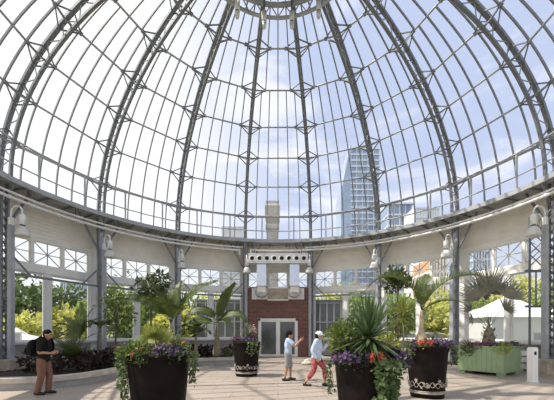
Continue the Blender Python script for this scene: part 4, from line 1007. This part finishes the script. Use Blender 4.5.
def person(label, loc, rz, J, female=False, skin='skin_tan', width=1.0):
    """J: joints in the figure's frame (x right, y forward). The body is one surface; clothes and hair are its parts."""
    t = thing('person', label, 'person', loc, rz); V = {k: Vector(v) for k, v in J.items() if k != 'curl'}
    b = MB(); W_ = width; h = V['head']
    pv, ch = V['pelvis'], V['chest']; sh = 0.5*(V['shl']+V['shr']); ml = lambda a, c, f: a+(c-a)*f
    secs = [(pv+Vector((0,0,-0.07)), 0.13*W_, 0.10*W_), (pv, 0.165*W_, 0.115*W_), (ml(pv,ch,0.35), 0.145*W_, 0.10*W_), (ml(pv,ch,0.6), 0.14*W_, 0.10*W_), (ch, 0.165*W_, 0.115*W_),
            (ml(ch,sh,0.6), 0.168*W_, 0.105*W_), (sh+Vector((0,0,0.02)), 0.12*W_, 0.08), (sh+Vector((0,0,0.055)), 0.065, 0.062)]
    b.loft(secs, 18)
    chain(b, [sh+Vector((0,0,0.0)), V['neck'], h+Vector((0,-0.01,-0.05))], [0.062, 0.052, 0.052])
    for s in 'lr':
        chain(b, [ml(sh, V['sh'+s], 0.45), V['sh'+s], ml(V['sh'+s], V['el'+s], 0.45), V['el'+s], ml(V['el'+s], V['wr'+s], 0.35), V['wr'+s]], [0.055, 0.056, 0.047, 0.037, 0.039, 0.025])
        chain(b, [V['hp'+s], ml(V['hp'+s], V['kn'+s], 0.4), V['kn'+s], ml(V['kn'+s], V['an'+s], 0.3), V['an'+s]], [0.092*W_, 0.082*W_, 0.055, 0.055, 0.034])
        tv = (V['to'+s]-V['an'+s]); tv.z = 0; tv = tv.normalized()
        chain(b, [V['an'+s]-tv*0.03+Vector((0,0,-0.03)), V['an'+s]+tv*0.07+Vector((0,0,-0.045)), V['to'+s]], [0.036, 0.036, 0.026])
        hd = (V['ha'+s]-V['wr'+s]).normalized(); hand(b, V['wr'+s], hd, V['pn'+s], J.get('curl', 0.5), 1 if s == 'l' else -1)
    # head: skull, jaw, nose, ears turned to the look direction
    lk = Vector(J['look']).normalized(); rt = lk.cross(Vector((0,0,1))).normalized(); up = rt.cross(lk).normalized()
    hb = MB(); hb.ball((0,0,0.015), 0.074, 0.092, 0.105, 18, 12); hb.ball((0,0.03,-0.045), 0.056, 0.062, 0.066, 16, 10); hb.ball((0,0.062,-0.085), 0.028, 0.024, 0.022)
    hb.tube([(0,0.086,0.022),(0,0.104,-0.012),(0,0.112,-0.024),(0,0.092,-0.034)], [0.010,0.013,0.016,0.011], 8)
    hb.ball((0,0.082,0.036), 0.048, 0.016, 0.012); hb.ball((0,0.088,-0.056), 0.026, 0.012, 0.012)
    for s in (-1, 1): hb.ball((s*0.077,-0.005,-0.005), 0.012, 0.022, 0.033); hb.ball((s*0.036,0.068,-0.012), 0.022, 0.018, 0.020)
    X = lambda v: h+rt*v[0]+lk*v[1]+up*v[2]
    b.add([X(v) for v in hb.v], hb.f, True)
    body = remeshed(b.build('body', skin, t), 0.008, 2)
    def part(nm, m, fn, vox=0.012, sm=2):
        q = MB(); fn(q); return remeshed(q.build(nm, m, t), vox, sm)
    for s in (-1, 1):
        q = MB(); q.ball(X((s*0.032,0.088,0.012)), 0.011, n=10, m=6); q.build('eye', 'eye', t)
    q = MB(); q.tube([X((-0.022,0.099,-0.055)), X((0,0.105,-0.055)), X((0.022,0.099,-0.055))], [0.004,0.008,0.004], 6); q.build('mouth', 'lip', t)
    return t, V, X, part, ml, sh, secs
def torso_cloth(q, secs, grow, i0, i1, lift=0.0):
    q.loft([(c+Vector((0,0,lift if i == i0 else 0)), rx+grow, ry+grow) for i, (c, rx, ry) in enumerate(secs) if i0 <= i <= i1], 18)
def shoe(part, V, s, m):
    def f(q):
        tv = V['to'+s]-V['an'+s]; tv.z = 0; tv = tv.normalized(); a = V['an'+s]; z = min(V['to'+s].z-0.026, a.z-0.08)
        chain(q, [Vector((a.x,a.y,z))-tv*0.055+Vector((0,0,0.042)), Vector((a.x,a.y,z))+tv*0.05+Vector((0,0,0.044)), Vector((V['to'+s].x,V['to'+s].y,z+0.034))+tv*0.015], [0.042,0.045,0.034])
        q.tube([a+Vector((0,0,-0.05)), a+Vector((0,0,0.015))], [0.045,0.042], 10)
    part('shoe', m, f, 0.010, 1)

# man in the light blue T-shirt taking a picture, facing right
p = at(288,0,10.7); p.z = 0
J = dict(pelvis=(0,0,0.88), chest=(0,0.01,1.16), neck=(0,0.03,1.385), head=(0,0.06,1.50), look=(0,1,-0.05),
         shl=(-0.18,0.02,1.33), shr=(0.18,0.02,1.33), ell=(-0.20,0.24,1.14), elr=(0.20,0.24,1.14), wrl=(-0.075,0.40,1.32), wrr=(0.075,0.40,1.32), hal=(-0.05,0.48,1.40), har=(0.05,0.48,1.40),
         pnl=(1,0,0.1), pnr=(-1,0,0.1), hpl=(-0.09,0,0.86), hpr=(0.09,0,0.86), knl=(-0.10,0.06,0.47), knr=(0.10,-0.02,0.47), anl=(-0.11,0.07,0.085), anr=(0.11,-0.10,0.085), tol=(-0.12,0.21,0.03), tor=(0.12,0.04,0.03), curl=0.6)
t, V, X, part, ml, sh, secs = person('dark-haired person in light blue T-shirt and grey shorts photographing with a red phone', p, -PI/2-0.15, J)
def f(q):
    torso_cloth(q, secs, 0.018, 1, 6)
    for s in 'lr': chain(q, [ml(sh, V['sh'+s], 0.4), V['sh'+s], ml(V['sh'+s], V['el'+s], 0.62)], [0.075,0.072,0.066])
part('t_shirt', 'shirt_blue', f)
def f(q):
    torso_cloth(q, secs, 0.014, 0, 2)
    for s in 'lr': chain(q, [V['hp'+s], ml(V['hp'+s], V['kn'+s], 0.5), ml(V['hp'+s], V['kn'+s], 0.98)], [0.108,0.102,0.088])
part('shorts', 'shorts', f)
for s in 'lr': shoe(part, V, s, 'rubber')
def f(q):
    q.ball(X((0,-0.020,0.048)), 0.096,0.110,0.096,16,10); q.ball(X((0,-0.075,-0.02)), 0.085,0.055,0.095,14,8)
part('hair', 'hair_black', f, 0.010, 1)
ph = Matrix.Translation(p) @ Matrix.Rotation(-PI/2-0.15, 4, 'Z') @ Vector((0,0.50,1.415))
b = MB(); b.box(-0.075,0.075,-0.006,0.006,-0.042,0.042); o = b.build('phone', 'phone_red', None, ph, (0,0,-PI/2-0.15)); tag(o, 'red phone held up by the person in the light blue T-shirt', 'phone')
b = MB(); b.box(-0.066,0.066,-0.0075,-0.006,-0.036,0.036); b.build('screen', 'eye', o)

# woman in white cap walking, arm raised
p = at(316.5,0,9.6); p.z = 0
J = dict(pelvis=(0,0,0.87), chest=(0.0,0.03,1.15), neck=(0,0.05,1.375), head=(0,0.075,1.49), look=(-0.25,1,-0.10),
         shl=(-0.17,0.04,1.32), shr=(0.17,0.03,1.32), ell=(-0.23,0.10,1.07), elr=(0.22,-0.06,1.05), wrl=(-0.12,0.30,1.24), wrr=(0.20,0.05,0.84), hal=(-0.09,0.36,1.32), har=(0.19,0.10,0.76),
         pnl=(1,-0.1,0), pnr=(-1,0,0), hpl=(-0.09,0.01,0.85), hpr=(0.09,-0.01,0.85), knl=(-0.09,0.22,0.50), knr=(0.10,-0.06,0.47), anl=(-0.08,0.24,0.085), anr=(0.10,-0.30,0.12), tol=(-0.08,0.38,0.03), tor=(0.10,-0.17,0.03), curl=0.6)
t, V, X, part, ml, sh, secs = person('person in white cap, pale blue long-sleeved top and red print cropped trousers, walking', p, -PI/2-0.35, J, True, 'skin_light', 1.08)
def f(q):
    torso_cloth(q, secs, 0.024, 0, 6, -0.04)
    for s in 'lr': chain(q, [ml(sh, V['sh'+s], 0.4), V['sh'+s], V['el'+s], ml(V['el'+s], V['wr'+s], 0.88)], [0.08,0.076,0.062,0.048])
part('long_sleeved_top', 'shirt_pale', f)
def f(q):
    torso_cloth(q, secs, 0.012, 0, 1)
    for s in 'lr': chain(q, [V['hp'+s], ml(V['hp'+s], V['kn'+s], 0.5), V['kn'+s], ml(V['kn'+s], V['an'+s], 0.55)], [0.108,0.10,0.078,0.07])
part('cropped_trousers', 'red_print', f)
for s in 'lr': shoe(part, V, s, 'rubber')
def f(q): q.ball(X((0,-0.045,-0.01)), 0.086,0.078,0.10,14,9)
part('hair', 'hair_black', f, 0.010, 1)
def f(q): q.ball(X((0,-0.005,0.062)), 0.094,0.108,0.078,16,10)
cap_ = part('cap', 'white_paint', f, 0.010, 1)
b = MB(); vs = []
for i in range(11):
    a = -1.1+2.2*i/10
    for r_, dz in ((0.085,0.045),(0.175,0.030)): vs += [X((r_*math.sin(a)*(0.95 if r_ < 0.1 else 0.62), r_*math.cos(a), dz)), X((r_*math.sin(a)*(0.95 if r_ < 0.1 else 0.62), r_*math.cos(a), dz+0.008))]
fs = []
for i in range(10):
    k = 4*i; fs += [(k+1,k+3,k+7,k+5),(k,k+4,k+6,k+2),(k+2,k+6,k+7,k+3),(k,k+1,k+5,k+4)]
b.add(vs, fs+[(0,2,3,1),(40,41,43,42)]); b.build('cap_brim', 'white_paint', cap_)

# man with black backpack at the left
p = at(43.5,0,8.35); p.z = 0
J = dict(pelvis=(0,0,0.90), chest=(0,0.03,1.19), neck=(0,0.07,1.42), head=(0,0.10,1.535), look=(0.1,1,-0.12),
         shl=(-0.19,0.04,1.37), shr=(0.19,0.04,1.37), ell=(-0.23,0.02,1.09), elr=(0.23,0.02,1.09), wrl=(-0.13,0.24,1.06), wrr=(0.12,0.24,1.06), hal=(-0.08,0.31,1.09), har=(0.08,0.31,1.09),
         pnl=(1,0,0.3), pnr=(-1,0,0.3), hpl=(-0.09,0,0.88), hpr=(0.09,0,0.88), knl=(-0.10,0.08,0.49), knr=(0.10,0.0,0.48), anl=(-0.10,0.06,0.085), anr=(0.11,-0.08,0.085), tol=(-0.11,0.21,0.03), tor=(0.12,0.07,0.03), curl=0.8)
rzm = -PI/2+0.12
t, V, X, part, ml, sh, secs = person('person in dark T-shirt and brown trousers carrying a black backpack', p, rzm, J)
def f(q):
    torso_cloth(q, secs, 0.022, 0, 6)
    for s in 'lr': chain(q, [ml(sh, V['sh'+s], 0.4), V['sh'+s], ml(V['sh'+s], V['el'+s], 0.75)], [0.078,0.076,0.068])
part('t_shirt', 'tee_dark', f)
def f(q):
    torso_cloth(q, secs, 0.012, 0, 1)
    for s in 'lr': chain(q, [V['hp'+s], ml(V['hp'+s], V['kn'+s], 0.5), V['kn'+s], ml(V['kn'+s], V['an'+s], 0.5), ml(V['kn'+s], V['an'+s], 0.96)], [0.108,0.102,0.085,0.078,0.07])
part('trousers', 'trousers', f)
for s in 'lr': shoe(part, V, s, 'rubber')
def f(q):
    q.ball(X((0,-0.016,0.046)), 0.088,0.104,0.090,16,10); q.ball(X((0,-0.06,-0.005)), 0.080,0.05,0.075,14,8)
part('hair', 'hair_black', f, 0.010, 1)
bk = thing('backpack', 'bulging black backpack on the back of the person in brown trousers', 'backpack', p, rzm)
b = MB(); b.loft([((0,-0.20,0.98),0.12,0.08),((0,-0.23,1.03),0.16,0.12),((0,-0.25,1.18),0.17,0.135),((0,-0.23,1.33),0.155,0.12),((0,-0.19,1.41),0.10,0.07)], 18)
remeshed(b.build('pack_body','pack',bk), 0.012, 2)
b = MB(); b.loft([((0,-0.34,1.02),0.10,0.05),((0,-0.37,1.08),0.12,0.06),((0,-0.37,1.18),0.115,0.055),((0,-0.345,1.22),0.08,0.04)], 14); remeshed(b.build('front_pocket','pack',bk), 0.012, 2)
for s in (-1, 1):
    b = MB(); b.strip(smooth_path([(s*0.11,-0.13,1.38),(s*0.125,0.0,1.46),(s*0.13,0.12,1.42),(s*0.14,0.165,1.25),(s*0.16,0.10,1.08),(s*0.16,-0.12,1.04)],6), 0.05, 0.014, (s*1.0,0.05,0.0)); b.build('strap','pack',bk)
